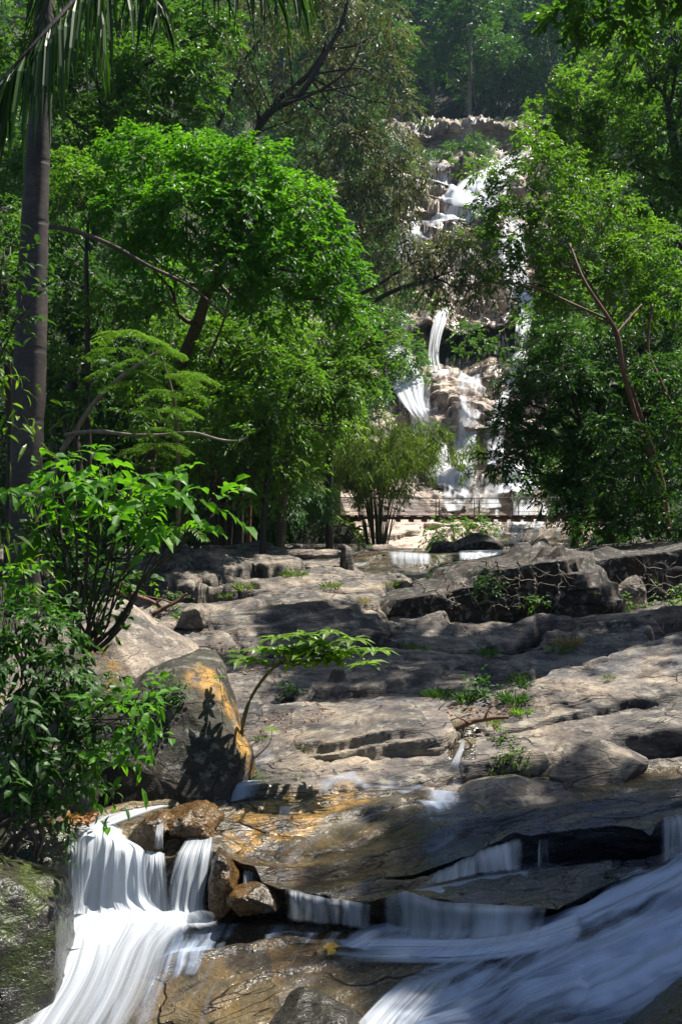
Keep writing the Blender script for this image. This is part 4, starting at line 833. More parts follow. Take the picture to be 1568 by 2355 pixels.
# trees on the valley sides between the near wood and the high slope
side = []
for y in np.arange(44, 136, 8.0):
    for sgn in (-1, 1):
        edge = y * ((-.035 if y < 54 else .005 if y < 66 else .03) if sgn < 0 else (.225 if y < 60 else .24))
        lim = y * (.42)
        x = edge
        while abs(x) < lim:
            side.append((x + rng.uniform(-1, 1), y + rng.uniform(-2.5, 2.5), sgn)); x += sgn * (5.5 + y * .02)
for (x, y, sgn) in side:
    k = int(rng.choice([0, 1, 2, 3], p=[.3, .3, .25, .15])); s = rng.uniform(.45, .7) * (.85 if y < 60 else 1.1)
    lb = '%s %s on the %s side of the falls valley' % (['blue-green', 'mid green', 'rounded deep green', 'pale olive green'][k], ['tree near the bridge', 'tree halfway up', 'tree high up'][int(np.clip((y - 40) // 32, 0, 2))], 'left' if sgn < 0 else 'right')
    place(k, x, y, rng.uniform(0, 6.28), s, lb, 'forest trees on the valley %s side' % ('left' if sgn < 0 else 'right'))
print('side trees', len(side))

# ================================================================== THE NEAR AND MIDDLE TREES
def foot(x, Y): xx = (x - 784) / FD * Y; return (xx, Y, gz(xx, Y) - .1)
b = blobD
# big bright green dome on the left
bl = [b(300,360,85,21), b(400,370,95,20.5), b(500,380,95,20), b(600,400,95,20), b(680,470,90,20), b(740,560,75,20.5), b(790,640,60,21), b(560,500,100,19.4), b(430,490,110,19.4), b(300,500,95,20),
      b(660,590,90,19.6), b(520,620,100,19.4), b(740,690,70,20.5), b(620,690,80,20), b(360,600,90,20), b(200,430,80,21), b(820,720,40,21)]
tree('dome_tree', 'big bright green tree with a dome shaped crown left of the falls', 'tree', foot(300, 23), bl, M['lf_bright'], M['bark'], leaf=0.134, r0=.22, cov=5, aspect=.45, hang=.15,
     limbs=[([P(60,520,21),P(150,525,20),P(250,560,18.6),P(340,610,18.2),P(440,660,18.2),P(520,730,18.6)], .055, .02), ([P(480,820,20),P(520,720,19),P(530,640,19)], .03, .012)])
# upper left green trees behind the palm
tree('forest_tree', 'tall dark leafy tree behind the palm in the upper left', 'tree', foot(150, 27), [b(160,60,110,27), b(280,40,110,27), b(400,70,100,26.5), b(220,180,110,26), b(340,170,100,25.5), b(440,190,80,26), b(150,300,90,25.5), b(300,270,80,25), b(430,290,70,26), b(60,420,90,25), b(30,150,90,27), b(500,60,60,27)],
     M['lf_mid'], M['bark_dark'], leaf=0.161, r0=.25, cov=4.4, aspect=.42, hang=.1)
# olive brown tree behind the dome
bl = [b(560,60,80,34), b(660,40,90,34), b(780,40,90,34), b(880,60,70,34), b(540,190,60,33), b(620,210,70,34), b(760,140,70,34.5), b(880,170,60,34), b(700,270,60,34), b(930,240,40,34),
      b(790,270,60,33), b(820,350,80,33), b(900,320,60,33), b(880,430,85,33), b(800,450,70,33), b(950,390,50,33), b(915,500,45,33), b(850,560,65,33), b(950,440,38,33), b(880,610,40,33), b(850,650,40,32.5), b(720,380,60,34)]
tree('olive_tree', 'silvery olive brown tree with a dark leaning limb behind the bright dome', 'tree', foot(640, 36), bl, M['lf_olive'], M['bark_dark'], leaf=0.201, r0=.18, cov=2.1, aspect=.28, hang=.5, clump=.24,
     trunk=[foot(640, 36), P(600,700,35.5), P(560,450,35), P(585,310,34.5), P(640,230,34), P(700,180,34), P(790,60,34)],
     limbs=[([P(585,310,34.2),P(625,255,33.4),P(690,215,33),P(750,120,33),P(790,40,33),P(800,-40,33)], .12, .05), ([P(500,290,33.6),P(530,220,33.2),P(560,140,33),P(600,90,33)], .08, .03),
            ([P(690,215,33),P(760,205,33),P(830,190,33)], .05, .02), ([P(640,240,33),P(720,215,32.8),P(800,160,32.8),P(830,100,32.8)], .06, .025), ([P(780,700,33),P(860,660,32),P(960,600,32),P(1010,610,32)], .07, .02)])
tree('olive_tree', 'low grey green spray of drooping twigs across the middle of the falls', 'tree', foot(760, 32), [b(990,600,50,31), b(1050,590,55,31), b(1100,620,50,31), b(1010,660,45,31), b(1080,670,40,31), b(960,640,45,31), b(930,560,45,31.5), b(1050,540,40,31)],
     M['lf_olive'], M['bark_dark'], leaf=0.175, r0=.14, cov=2.8, aspect=.3, hang=.5, trunk=[foot(760, 32), P(760,1000,32), P(800,760,32), P(880,680,31.5), P(1000,640,31)])
# understory on the left
U = [('leafy understory tree with glossy leaves beside the palm trunk', [b(170,640,80,22), b(120,760,90,21), b(230,720,80,22), b(180,860,80,21), b(110,900,80,20), b(150,560,60,23)], 'lf_dark', 'bark_dark', 20, .20, (190, 21)),
     ('dense mid green tree under the bright dome', [b(420,760,80,22.5), b(500,800,90,22), b(580,780,80,22), b(460,900,90,22), b(560,900,90,22), b(380,850,60,23), b(660,760,70,22.5)], 'lf_right', 'bark_dark', 22, .18, (480, 23)),
     ('fresh green tree reaching right towards the white fall', [b(720,790,70,24), b(790,800,70,24), b(835,790,40,24), b(760,880,80,23.5), b(825,890,48,24), b(900,775,18,24), b(935,775,14,24), b(820,720,40,24), b(905,830,16,24), b(860,830,26,24), b(700,900,70,23.5)], 'lf_right', 'bark', 24, .17, (720, 25)),
     ('shrubby light green tree left of the bamboo', [b(640,980,75,25), b(720,990,70,25), b(790,980,45,25.5), b(690,1060,55,25), b(735,1035,30,25), b(600,1060,60,25)], 'lf_lime', 'bark', 25, .17, (700, 26)),
     ('drooping dark leaved tree above the bare trunks', [b(420,1010,70,24), b(500,1030,70,24), b(560,1080,60,24), b(440,1090,60,24), b(360,1000,60,24), b(560,990,60,24.5), b(640,1120,50,24)], 'lf_mid', 'bark_dark', 24, .22, (520, 25)),
     ('shaded forest tree in the gap behind the fern leaved tree', [b(300,800,90,26), b(220,950,90,26), b(330,960,80,26), b(300,1080,90,26), b(200,1080,80,25), b(420,1150,60,27), b(100,1050,80,25)], 'lf_dark', 'bark_dark', 26, .22, (270, 27)),
     ('low dark thicket tree right of the bare trunks', [b(640,1180,55,27), b(700,1150,50,28), b(560,1190,50,28), b(480,1170,60,28), b(610,1230,40,28)], 'lf_blue', 'bark_dark', 27, .18, (620, 29))]
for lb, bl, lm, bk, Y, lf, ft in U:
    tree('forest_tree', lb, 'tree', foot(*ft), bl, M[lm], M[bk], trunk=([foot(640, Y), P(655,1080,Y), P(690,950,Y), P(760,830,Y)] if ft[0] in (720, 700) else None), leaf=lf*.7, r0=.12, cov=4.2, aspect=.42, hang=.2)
# small plants filling the wood floor
for k, (lb, bl, lm, Y, ft) in enumerate([
  ('dark bush tree at the foot of the left wood behind the light shrub', [b(60,1180,70,19), b(180,1180,70,19), b(300,1200,70,20), b(420,1210,60,21), b(120,1260,50,18), b(260,1260,50,19), b(360,1250,40,20)], 'lf_dark', 19, (220,19.5)),
  ('full leafed green tree closing the gap under the dome', [b(330,900,60,20), b(430,940,60,20.5), b(520,920,60,20.5), b(620,950,60,21), b(460,1060,50,21), b(560,1130,46,21.5), b(640,1060,50,21.5), b(700,1100,40,22), b(360,1090,50,20.5), b(740,1000,40,22.5), b(600,820,60,21), b(700,860,60,21.5), b(780,900,50,22.5), b(540,1010,50,21), b(800,960,36,23), b(820,850,40,23), b(640,1140,40,22)], 'lf_right', 20.5, (420,21)),
  ('tangled green tree right of the pale crooked branch', [b(480,1000,60,20), b(600,940,70,21), b(680,880,60,22), b(560,1040,60,21), b(660,1010,60,22), b(740,920,50,23)], 'lf_mid', 21, (600,21.5)),
  ('yellow green saplings catching the sun left of the palm frond tree', [b(140,470,50,20), b(200,440,60,20), b(120,820,45,19), b(240,700,50,19.5), b(330,700,60,20), b(160,380,50,20)], 'lf_right', 20, (200,20.5)),
  ('dark shade tree in the depth of the left wood', [b(400,720,90,27), b(560,700,90,27), b(260,640,90,26), b(660,820,80,27), b(500,840,100,27), b(700,980,80,28), b(560,1100,80,28), b(400,1060,80,27), b(640,1150,60,29)], 'lf_blue', 27, (500,28))]):
    tree('forest_tree', lb, 'tree', foot(*ft), bl, M[lm], M['bark_dark'], leaf=0.114, r0=.1, cov=3.4, aspect=.42, hang=.2)
for k, (x, Y) in enumerate([(0,30),(120,32),(250,33),(380,33),(500,33),(620,34),(60,36),(330,37),(560,38)]):
    X0, _, Z0 = foot(x, Y); s = .28 + .1 * (k % 3)
    place(k % 3, X0, Y, k * 1.3, s, 'small green tree deep inside the shaded left wood', 'small trees deep in the left wood')
# bare trunks at the edge of the wood
for k, (x0, y0, x1, y1, Y, r) in enumerate([(524,1275,536,1130,26,.11), (546,1278,556,1120,25.5,.12), (564,1280,578,1150,25.8,.09), (497,1270,500,1120,27,.07), (408,1130,412,960,24,.05), (470,1250,474,960,28,.06), (366,1180,364,990,27,.07), (438,1270,446,1100,28,.06)]):
    lbs = ['pole straight brown trunk second from the left of the four at the wood edge', 'thickest dark trunk of the group at the wood edge', 'sunlit reddish trunk nearest the slab at the wood edge', 'thin dark trunk left of the straight brown trunk', 'slim green pole of a young tree in the left wood', 'tall thin trunk behind the fern leaved tree', 'dim straight trunk in the shade above the light shrub', 'thin straight trunk standing behind the light shrub']
    f = foot(x0, Y); t = P(x1, y1, Y); f = (f[0], f[1], min(f[2], P(x0, y0, Y)[2]))
    o = empty('bare_trunk_tree', f); tag(o, lbs[k], 'tree'); wd = Wood(); path = wd.limb(f, (t[0], t[1], t[2] + 1.5), r, r * .7, 12, .02, 10); wd.build('trunk', M[['bark_dark', 'bark_dark', 'bark_red', 'bark_dark', 'bark_green', 'bark_dark', 'bark', 'bark_dark'][k]], o, f)
    lv = Leaves(); crown_leaves(lv, [((t[0], t[1], t[2] + 1.9), (.7, .7, .6))], .2, cov=2.5, hang=.3); lv.build('crown', M['lf_dark'], o, f)
# pale bent branch tree
o = empty('leaning_tree', P(130,1100,18)); tag(o, 'leaning pale tree with one long crooked horizontal branch', 'tree'); ori = P(130,1100,18)
wd = Wood(); wd.add(catmull(np.array([P(110,1250,18), P(125,1080,18), P(180,980,18), P(240,900,17.8), P(330,830,17.6), P(400,790,17.5)]), 30), np.linspace(.06, .025, 30), 8, .2)
wd.build('trunk', M['bark_pale'], o, ori)
wd = Wood(); wd.add(catmull(np.array([P(150,1000,17.8), P(220,992,17.4), P(300,1000,17.2), P(370,1000,17.2), P(440,995,17.2), P(510,1012,17.2), P(555,1012,17.2), P(570,1000,17.2)]), 34), np.linspace(.04, .014, 34), 8, .25)
wd.build('limb', M['bark_pale'], o, ori)
lv = Leaves(); crown_leaves(lv, [b(560,1000,30,17.2), b(300,960,30,17.4), b(180,930,40,18)], .14, cov=1.2); lv.build('crown', M['lf_mid'], o, ori)
# right hand big tree (leaning trunk)
bl = [b(1180,420,55,22), b(1230,360,55,22), b(1290,400,70,22), b(1180,520,70,21.5), b(1280,520,85,21.5), b(1120,470,40,22), b(1380,470,80,22), b(1220,620,60,21.5), b(1310,640,80,21.5), b(1400,600,80,21.5), b(1160,600,45,21.5), b(1230,300,40,22.5), b(1120,560,35,21.5), b(1480,560,80,22), b(1440,700,80,22), b(1540,680,80,22), b(1100,640,25,21.3), b(1150,660,35,21.3), b(1230,700,45,21.5), b(1100,400,35,22)]
tree('river_tree', 'big fresh green tree with a long leaning red brown trunk on the right', 'tree', foot(1560, 22.5), bl, M['lf_right'], M['bark_red'], leaf=0.127, r0=.065, cov=3.3, aspect=.36, hang=.1, clump=.22,
     trunk=[foot(1560, 22.5), P(1530,1150,22), P(1480,980,21.4), P(1440,850,21.2), P(1400,730,21.2), P(1350,640,21.2)],
     limbs=[([P(1530,1200,21.0),P(1495,1060,20.4),P(1462,960,20.2),P(1432,850,20.0),P(1420,770,20.0),P(1385,710,20.0),P(1340,640,20.2),P(1310,560,20.6)], .06, .025), ([P(1415,770,20.1),P(1440,740,20.3),P(1475,700,20.6)], .035, .02), ([P(1400,735,20.2),P(1320,700,20.2),P(1230,660,20.4),P(1150,650,20.6),P(1060,655,20.8)], .028, .01), ([P(1568,980,20.6),P(1520,880,20.6),P(1490,800,20.8),P(1500,700,21)], .045, .025)])
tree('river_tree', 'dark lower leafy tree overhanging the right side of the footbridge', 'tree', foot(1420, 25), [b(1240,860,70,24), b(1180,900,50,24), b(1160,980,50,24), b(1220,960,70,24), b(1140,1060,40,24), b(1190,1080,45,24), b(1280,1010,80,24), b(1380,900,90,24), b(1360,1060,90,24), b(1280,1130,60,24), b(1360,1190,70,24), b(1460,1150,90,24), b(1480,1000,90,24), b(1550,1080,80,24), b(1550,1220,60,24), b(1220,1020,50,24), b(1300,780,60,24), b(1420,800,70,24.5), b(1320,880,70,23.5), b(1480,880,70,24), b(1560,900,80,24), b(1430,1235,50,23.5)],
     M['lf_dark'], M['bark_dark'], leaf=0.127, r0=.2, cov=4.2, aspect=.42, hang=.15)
tree('river_tree', 'leafy dark tree in the shade at the foot of the right bank', 'tree', foot(1600, 21), [b(1400,1000,60,20), b(1490,1080,70,20), b(1560,980,70,20), b(1460,1180,60,20), b(1560,1180,70,20), b(1380,1120,50,20.5), b(1350,1210,40,21), b(1520,860,60,20), b(1440,1230,40,20.5), b(1560,1240,40,20)], M['lf_dark'], M['bark_dark'], leaf=0.120, r0=.09, cov=3.2, aspect=.42, hang=.15)
tree('river_tree', 'bright yellow green tree in the sun at the upper right', 'tree', foot(1500, 34), [b(1260,260,50,33), b(1330,240,60,33), b(1400,260,60,33), b(1320,320,70,33), b(1420,200,50,33), b(1270,330,45,33), b(1480,280,70,33), b(1380,360,70,33), b(1300,180,35,33)], M['lf_right'], M['bark'], leaf=0.148, r0=.22, cov=4.2, aspect=.45)
tree('river_tree', 'tall shaded green tree at the upper right corner', 'tree', foot(1640, 28), [b(1540,60,90,28), b(1470,150,70,28), b(1560,200,90,28), b(1530,320,80,27.5), b(1560,430,80,27), b(1440,380,60,28), b(1490,460,70,27), b(1500,30,60,29), b(1640,120,90,28), b(1640,350,100,27)], M['lf_mid'], M['bark_dark'], leaf=0.134, r0=.25, cov=3.4, aspect=.45, hang=.1)
tree('river_tree', 'pale feathery green tree standing high behind the right trees', 'tree', (P(1440,500,62)[0], 62, gz(P(1440,500,62)[0], 62)), [b(1440,60,50,60), b(1500,30,50,60), b(1410,110,40,60), b(1360,150,35,60), b(1480,120,50,60), b(1420,180,40,60)], M['lf_lime'], M['bark_pale'], leaf=0.228, r0=.25, cov=2.2, aspect=.4)
tree('river_tree', 'dark tree filling the right bank behind the leaning trunk', 'tree', foot(1500, 30), [b(1300,980,70,29), b(1380,780,80,29), b(1480,760,90,29), b(1560,900,90,29), b(1440,960,90,29), b(1560,560,90,29), b(1560,740,80,29), b(1300,1140,60,29), b(1420,1120,90,29), b(1540,1180,80,29), b(1280,840,60,29)], M['lf_blue'], M['bark_dark'], leaf=0.148, r0=.2, cov=3.2, aspect=.45)
tree('forest_tree', 'bushy tree growing at the left edge beyond the palm trunk', 'tree', foot(20, 17), [b(10,500,50,17), b(-10,620,60,16), b(30,700,45,16), b(-20,800,60,15), b(60,640,30,15.5)], M['lf_mid'], M['bark_dark'], leaf=0.107, r0=.1, cov=3, aspect=.42)
# unseen trees added off frame, crowns set to shade the ledges and lower water
def shade_tree(label, base, h, targets, leaf=.2, cov=5.5, lm='lf_mid', sc=1.25):
    bl = []
    for (x, y, Y, r) in targets:
        p = np.array(P(x, y, Y)); hh = h + rng.uniform(-.8, .8); t = (hh - p[2]) / SUN.z; c = p + np.array(SUN) * t
        bl.append((tuple(c), (r * sc, r * sc, r * .6 * sc)))
    tree('added_shade_tree', label, 'tree', (base[0], base[1], gz(*base)), bl, M[lm], M['bark'], leaf=leaf, r0=.18, cov=cov, aspect=.5, clump=.3)
shade_tree('spreading unseen tree added on the right bank to shade the ledges', (9.5, 13), 9.5, [(780,1440,14,1.0),(950,1430,14,1.1),(1200,1550,10.7,.6),(700,1475,12.4,.9),(850,1500,12,1.1),(1000,1480,12.4,1.2),(1150,1500,12,1.2),(1000,1560,10.5,.8),(850,1570,10.2,.6),(1080,1610,9.8,.4),(1300,1440,14,1.2),(1500,1430,14.5,1.3),(1120,1430,14,1.1),(1300,1500,12.5,.9)])
shade_tree('leaning unseen tree added on the right bank to shade the lower water', (8, 6.5), 8.0, [(1060,1880,6.5,.4),(1250,1860,6.5,.55),(1450,1850,6.5,.6),(1200,2000,5.7,.45),(1400,2050,5.5,.6),(1120,2100,5.3,.4),(1300,2200,4.8,.5),(1500,2250,4.4,.6),(1568,2000,5.7,.7),(1450,1950,5.9,.5),(1700,2100,5,.8),(1700,1850,6.4,.7),(1020,2160,5.2,.3),(980,1960,6,.3),(900,2050,5.6,.28),(1350,1990,5.9,.5),(1250,2120,5.2,.45),(1400,2180,4.8,.5),(1600,2350,4.1,.6),(1450,2350,4.2,.4)], leaf=.15, cov=6.5, sc=1.3)
shade_tree('slim unseen tree added on the right bank to shade the sloping slab', (9, 9.5), 7.0, [(1500,1500,10.2,.4),(1568,1600,9,.3),(1330,1585,9.2,.16),(1700,1500,10,.8)], leaf=.13, cov=2.8)
# ================================================================== NEAR PLANTS
def frond(lv, wd, path, n, L, Wd, droop=.6, r=(.012, .003), side_ang=.9, both=True, kind='leaf', seg=6, hangf=.5, taper=True, pinn=0):
    T = catmull(np.array(path, float), max(12, n)); tt = np.linspace(0, 1, len(T)); wd.add(T, np.linspace(r[0], r[1], len(T)), seg)
    idx = np.linspace(len(T) * .08, len(T) - 1.01, n); i0 = idx.astype(int); f = (idx - i0)[:, None]; base = T[i0] * (1 - f) + T[np.minimum(i0 + 1, len(T) - 1)] * f
    tan = unit(np.gradient(T, axis=0))[i0]; up = np.array([0, 0, 1.0]); s = unit(np.cross(tan, up)); u = idx / len(T)
    prof = np.sin(np.pi * np.clip(u * .85 + .13, 0, 1)) ** .6 if taper else np.ones(n)
    for sg in ((-1, 1) if both else (1,)):
        d = unit(tan * (1 - side_ang * .55) + s * sg * side_ang + np.array([0, 0, -hangf]) + rng.normal(0, .07, tan.shape))
        if pinn:   # twice divided: each pinna carries small leaflets
            for k in range(n):
                m = pinn; t = np.linspace(.1, 1, m)[:, None]; pb = base[k] + d[k] * L * prof[k] * t + np.array([0, 0, -1]) * L * prof[k] * .15 * t * t
                for s2 in (-1, 1):
                    d2 = unit(np.cross(d[k], up)) * s2 + d[k] * .5; lv.add(pb, np.repeat(d2[None], m, 0) + rng.normal(0, .1, (m, 3)), np.repeat(up[None], m, 0) + rng.normal(0, .2, (m, 3)), L * .17, L * .055, 'quad', .1)
        else:
            lv.add(base, d, up + rng.normal(0, .25, d.shape), L * prof, Wd, kind, droop)
# --- the ringed palm
tr = [P(48,1420,9.6), P(58,1300,9.6), P(60,1100,9.6), P(70,800,9.6), P(80,500,9.6), P(96,200,9.6), P(104,0,9.6), P(112,-250,9.6), P(116,-520,9.6)]
o = empty('palm_tree', tr[0]); tag(o, 'tall palm with a smooth ringed grey trunk and hanging fronds at the left edge', 'palm tree')
wd = Wood(); T = catmull(np.array(tr), 90); rad = np.interp(T[:, 2], [-1, .3, 1.5, 4, 6.8], [.165, .15, .155, .10, .085]); rad = rad * (1 + .02 * rng.normal(size=90)); wd.add(T, rad, 28, .02)
wd.build('trunk', M['palm_bark'], o, tr[0])
top = np.array(P(114,-400,9.6))
FR = [[top, P(400,-480,8.5), P(300,-160,7.0), P(170,0,6.6), P(80,100,6.4), P(0,190,6.3), P(-110,330,6.2)],
      [top, P(260,-330,8.6), P(420,-240,7.8), P(560,-150,7.4), P(700,-60,7.2)],
      [top, P(200,-330,8.8), P(290,-180,8.2), P(340,-60,7.8), P(370,40,7.6)],
      [top, P(60,-350,9.0), P(-20,-180,8.6), P(-60,0,8.4), P(-60,160,8.2)],
      [top, P(120,-300,8.9), P(130,-160,8.3), P(110,0,7.9), P(60,130,7.8)],
      [top, P(180,-330,9.2), P(210,-150,9.2), P(230,0,9.2), P(235,110,9.2)],
      [top, P(20,-400,9.8), P(-150,-350,10), P(-330,-200,10), P(-420,0,10)],
      [top, P(300,-450,10.5), P(480,-380,11), P(640,-250,11.2), P(760,-80,11.2)]]
for k, f in enumerate(FR):
    lv = Leaves(); wd = Wood(); frond(lv, wd, f, 64 if k in (0, 1) else 50, (.62, .75, .5)[k] if k < 3 else .6, .034, .55, (.03, .008), .55, hangf=.75)
    fo = wd.build('frond', M['bark_dark'], o, tr[0]); lv.build('leaflets', M['lf_palm'], fo, tr[0])
# --- light green big leaved shrub in front
def shrub(name, label, cat, base, blobs, mat, leaf, stems=8, cov=2.2, kind='leaf', bark='bark_dark', sr=.012, group=None, **kw):
    o = empty(name, base); tag(o, label, cat, group); lv = Leaves(); crown_leaves(lv, blobs, leaf, cov=cov, kind=kind, **kw); lv.build('foliage', mat, o, base)
    wd = Wood()
    for k in range(stems):
        c, R = blobs[k % len(blobs)]; q0 = np.array(base) + rng.normal(0, sr * 3, 3) * np.array([1, 1, 0]); e = np.array(c) + rdir(1)[0] * np.array(R) * .4
        pt = wd.limb(q0, e, sr, sr * .35, 12, .08, 6)
        for _ in range(3): wd.limb(pt[rng.integers(6, 11)], np.array(c) + rdir(1, .3)[0] * np.array(R) * .85, sr * .4, sr * .12, 6, .08, 4)
    wd.build('stem', M[bark], o, base); return o
shrub('shrub', 'light green large leaved shrub glowing in the sun before the palm', 'shrub', P(205,1500,6.9), [b(60,1130,48,6.9), b(140,1100,50,6.9), b(215,1090,50,6.9), b(290,1110,52,6.8), b(360,1120,48,6.8), b(430,1150,42,6.8), b(490,1165,30,6.8), b(180,1160,55,6.7), b(270,1180,55,6.7), b(350,1190,50,6.7), b(430,1210,36,6.7), b(110,1180,50,6.8)], M['lf_bright'], .135, 14, 3.6, sr=.014, per=6, aspect=.48, hang=.1, clump=.4)
shrub('shrub', 'shaded lower twigs of dark leaves round the thin black stems', 'shrub', P(198,1490,7.1), [b(210,1290,50,7.1), b(140,1280,50,7.1), b(260,1350,36,7.1), b(160,1360,44,7.1), b(80,1250,44,7.1), b(300,1300,30,7.1), b(300,1400,22,7.0), b(230,1420,25,7.0)], M['lf_dark'], .09, 10, 3.2, sr=.012, per=6, clump=.4, aspect=.48)
shrub('shrub', 'dense dark bush with glossy leaves filling the lower left edge', 'shrub', P(60,1850,5.6), [b(20,1430,50,5.7), b(90,1420,50,5.8), b(150,1470,40,5.8), b(40,1520,60,5.5), b(130,1550,55,5.6), b(10,1620,60,5.3), b(100,1650,60,5.5), b(180,1620,45,5.6), b(220,1560,40,6.2), b(240,1640,45,6.0), b(200,1800,40,5.7), b(150,1850,35,5.6), b(250,1740,36,5.8), b(20,1850,40,5.4), b(40,1740,55,5.3), b(130,1750,45,5.4), b(200,1700,40,5.5), b(90,1830,35,5.3)], M['lf_dark'], .075, 14, 4.6, sr=.01, per=7, clump=.34, aspect=.42, hang=.25)
shrub('shrub', 'sunlit leafy branch reaching right in front of the dark boulder', 'shrub', P(150,1700,5.5), [b(240,1640,38,5.4), b(290,1600,30,5.4), b(340,1590,28,5.4), b(300,1660,30,5.3), b(350,1640,22,5.3), b(250,1700,28,5.3), b(220,1740,22,5.3), b(270,1770,20,5.3)], M['lf_bright'], .08, 9, 2.8, sr=.007, per=6, clump=.45, aspect=.45, hang=.2)
shrub('shrub', 'bright leafy twigs at the upper edge of the dark left bush', 'shrub', P(60,1560,5.9), [b(30,1380,40,6.1), b(80,1400,38,6.1), b(140,1430,30,6.1), b(0,1330,34,6.1), b(60,1340,30,6.2)], M['lf_bright'], .08, 8, 3.0, sr=.008, per=6, clump=.45, aspect=.42)
shrub('shrub', 'leafy green branch of a near tree at the left edge', 'shrub', P(-60,900,7.5), [b(10,560,28,7.6), b(50,600,30,7.6), b(20,650,32,7.6), b(70,690,26,7.6), b(30,730,30,7.6), b(-10,780,30,7.6), b(15,600,28,7.6)], M['lf_dark'], .10, 7, 1.6, sr=.01, per=6, clump=.45)
shrub('shrub', 'yellowish hanging leaves at the left edge below the branch', 'shrub', P(-80,880,6.2), [b(0,870,24,6.2), b(10,930,22,6.2), b(-5,990,22,6.2), b(10,830,18,6.2), b(0,1200,26,6.2), b(20,1310,22,6.2)], M['lf_lime'], .11, 5, .8, sr=.006, per=4, clump=.5, hang=.5, aspect=.25)
# --- sapling over the ledges
base = np.array(P(552,1800,7.3)); o = empty('sapling', base); tag(o, 'slender sapling leaning right with one flat spray of bright leaves', 'sapling')
wd = Wood(); stem = catmull(np.array([P(556,1815,7.3), P(552,1730,7.3), P(560,1660,7.2), P(580,1600,7.2), P(620,1545,7.1), P(665,1515,7.0), P(700,1500,7.0)]), 30); wd.add(stem, np.linspace(.02, .006, 30), 8, .2)
tips = [(640,1470),(700,1462),(760,1458),(810,1475),(860,1500),(840,1530),(770,1520),(720,1500),(680,1530),(600,1500),(560,1520),(750,1490),(800,1500),(640,1500)]
lv = Leaves()
for (x, y) in tips:
    e = np.array(P(x, y, 6.95 + rng.uniform(-.15, .15))); s0 = stem[20 + rng.integers(0, 9)]; p_ = wd.limb(s0, e, .005, .002, 8, .05, 5)
    for r_ in range(2):
        k = 10; a = rng.uniform(0, 6.28) + np.arange(k) * 2 * np.pi / k; d = np.stack([np.cos(a), np.sin(a) * .9, rng.uniform(-.05, .35, k)], -1); q_ = p_[-1 - 3 * r_]
        lv.add(np.repeat(q_[None], k, 0), d, np.array([0, 0, 1.0]) + rng.normal(0, .15, (k, 3)), .165, .050, 'leaf', .25)
wd.add(catmull(np.array([P(552,1730,7.3), P(530,1690,7.2), P(515,1640,7.2), P(505,1560,7.2)]), 12), np.linspace(.007, .002, 12), 5)
wd.add(catmull(np.array([P(552,1770,7.3), P(590,1740,7.2), P(620,1710,7.2), P(625,1680,7.2)]), 12), np.linspace(.007, .002, 12), 5)
for (x, y) in ((625,1680),(505,1560),(540,1500)):
    k = 6; a = np.arange(k) * 1.05; d = np.stack([np.cos(a), np.sin(a), 0 * a + .2], -1); lv.add(np.repeat(np.array(P(x, y, 7.2))[None], k, 0), d, np.repeat(np.array([[0, 0, 1.0]]), k, 0), .08, .03, 'leaf', .2)
wd.build('stem', M['bark_green'], o, base); lv.build('foliage', M['lf_lime'], o, base)
# --- feathery tree with fern like leaves
base = np.array(P(405,1150,18.5)); o = empty('fern_leaved_tree', base); tag(o, 'slim tree with flat feathery fern like leaves in the left wood', 'tree')
wd = Wood(); wd.add(catmull(np.array([P(410,1230,18.5), P(408,1000,18), P(395,900,17.6), P(370,820,17.4)]), 20), np.linspace(.05, .02, 20), 8); lv = Leaves()
for (x, y) in [(330,775),(290,800),(370,800),(350,830),(400,860),(300,850),(330,880),(370,900),(420,900),(380,940),(330,950),(310,990),(360,985),(390,1020),(350,1030),(290,760),(440,860),(410,940)]:
    c = np.array(P(x - 20, y, 16.6 + rng.uniform(-.4, .4)))
    for k in range(2):
        a = rng.uniform(-.9, .9) + (3.14 if rng.random() < .35 else 0); e = c + np.array([math.cos(a) * .55, math.sin(a) * .5, -.12]); frond(lv, wd, [c, c + (e - c) * .5 + np.array([0, 0, .07]), e], 16, .24, .02, .1, (.006, .002), .9, hangf=.12, pinn=9)
wd.build('trunk', M['bark_green'], o, base); lv.build('foliage', M['lf_right'], o, base)
# --- bamboo
def bamboo(label, base, n, top, spread, leafmat, cov, Y, seed):
    o = empty('bamboo_clump', base); tag(o, label, 'bamboo'); lv = Leaves(); base = np.array(base)
    for k in range(n):
        a = rng.uniform(0, 6.28); r = rng.uniform(0, 1) ** .5; q0 = base + np.array([math.cos(a) * r * spread * .35, math.sin(a) * r * spread * .35, 0]); h = top * rng.uniform(.65, 1.0)
        out = np.array([math.cos(a), math.sin(a), 0]) * spread * (.35 + r) * rng.uniform(.8, 1.7)
        pth = catmull(np.array([q0, q0 + np.array([0, 0, h * .4]) + out * .18, q0 + np.array([0, 0, h * .78]) + out * .55, q0 + np.array([0, 0, h * .97]) + out * 1.15, q0 + np.array([0, 0, h * .86]) + out * 1.8]), 22)
        w2 = Wood(); w2.add(pth, np.linspace(.019, .005, 22), 6); w2.build('culm', M['culm'], o, base) 
        for j in range(8, 22, 2):
            lf = int(cov * 10); c = pth[j] + rng.normal(0, .12, (lf, 3)) + rng.normal(0, .22, 3); d = rdir(lf) * .8 + unit(out)[None] * .4 + np.array([0, 0, -.8]); lv.add(c, d, rdir(lf, .9), .21, .034, 'quad', .2)
    lv.build('foliage', M[leafmat], o, base); return o
bamboo('arching olive green bamboo clump behind the plateau by the bridge', P(868,1252,35), 64, 4.4, 1.15, 'lf_bamboo', 4.5, 35, 1)
bamboo('darker small bamboo clump left of the arching bamboo', P(615,1286,29.5), 40, 2.4, .55, 'lf_blue', 4, 29, 2)
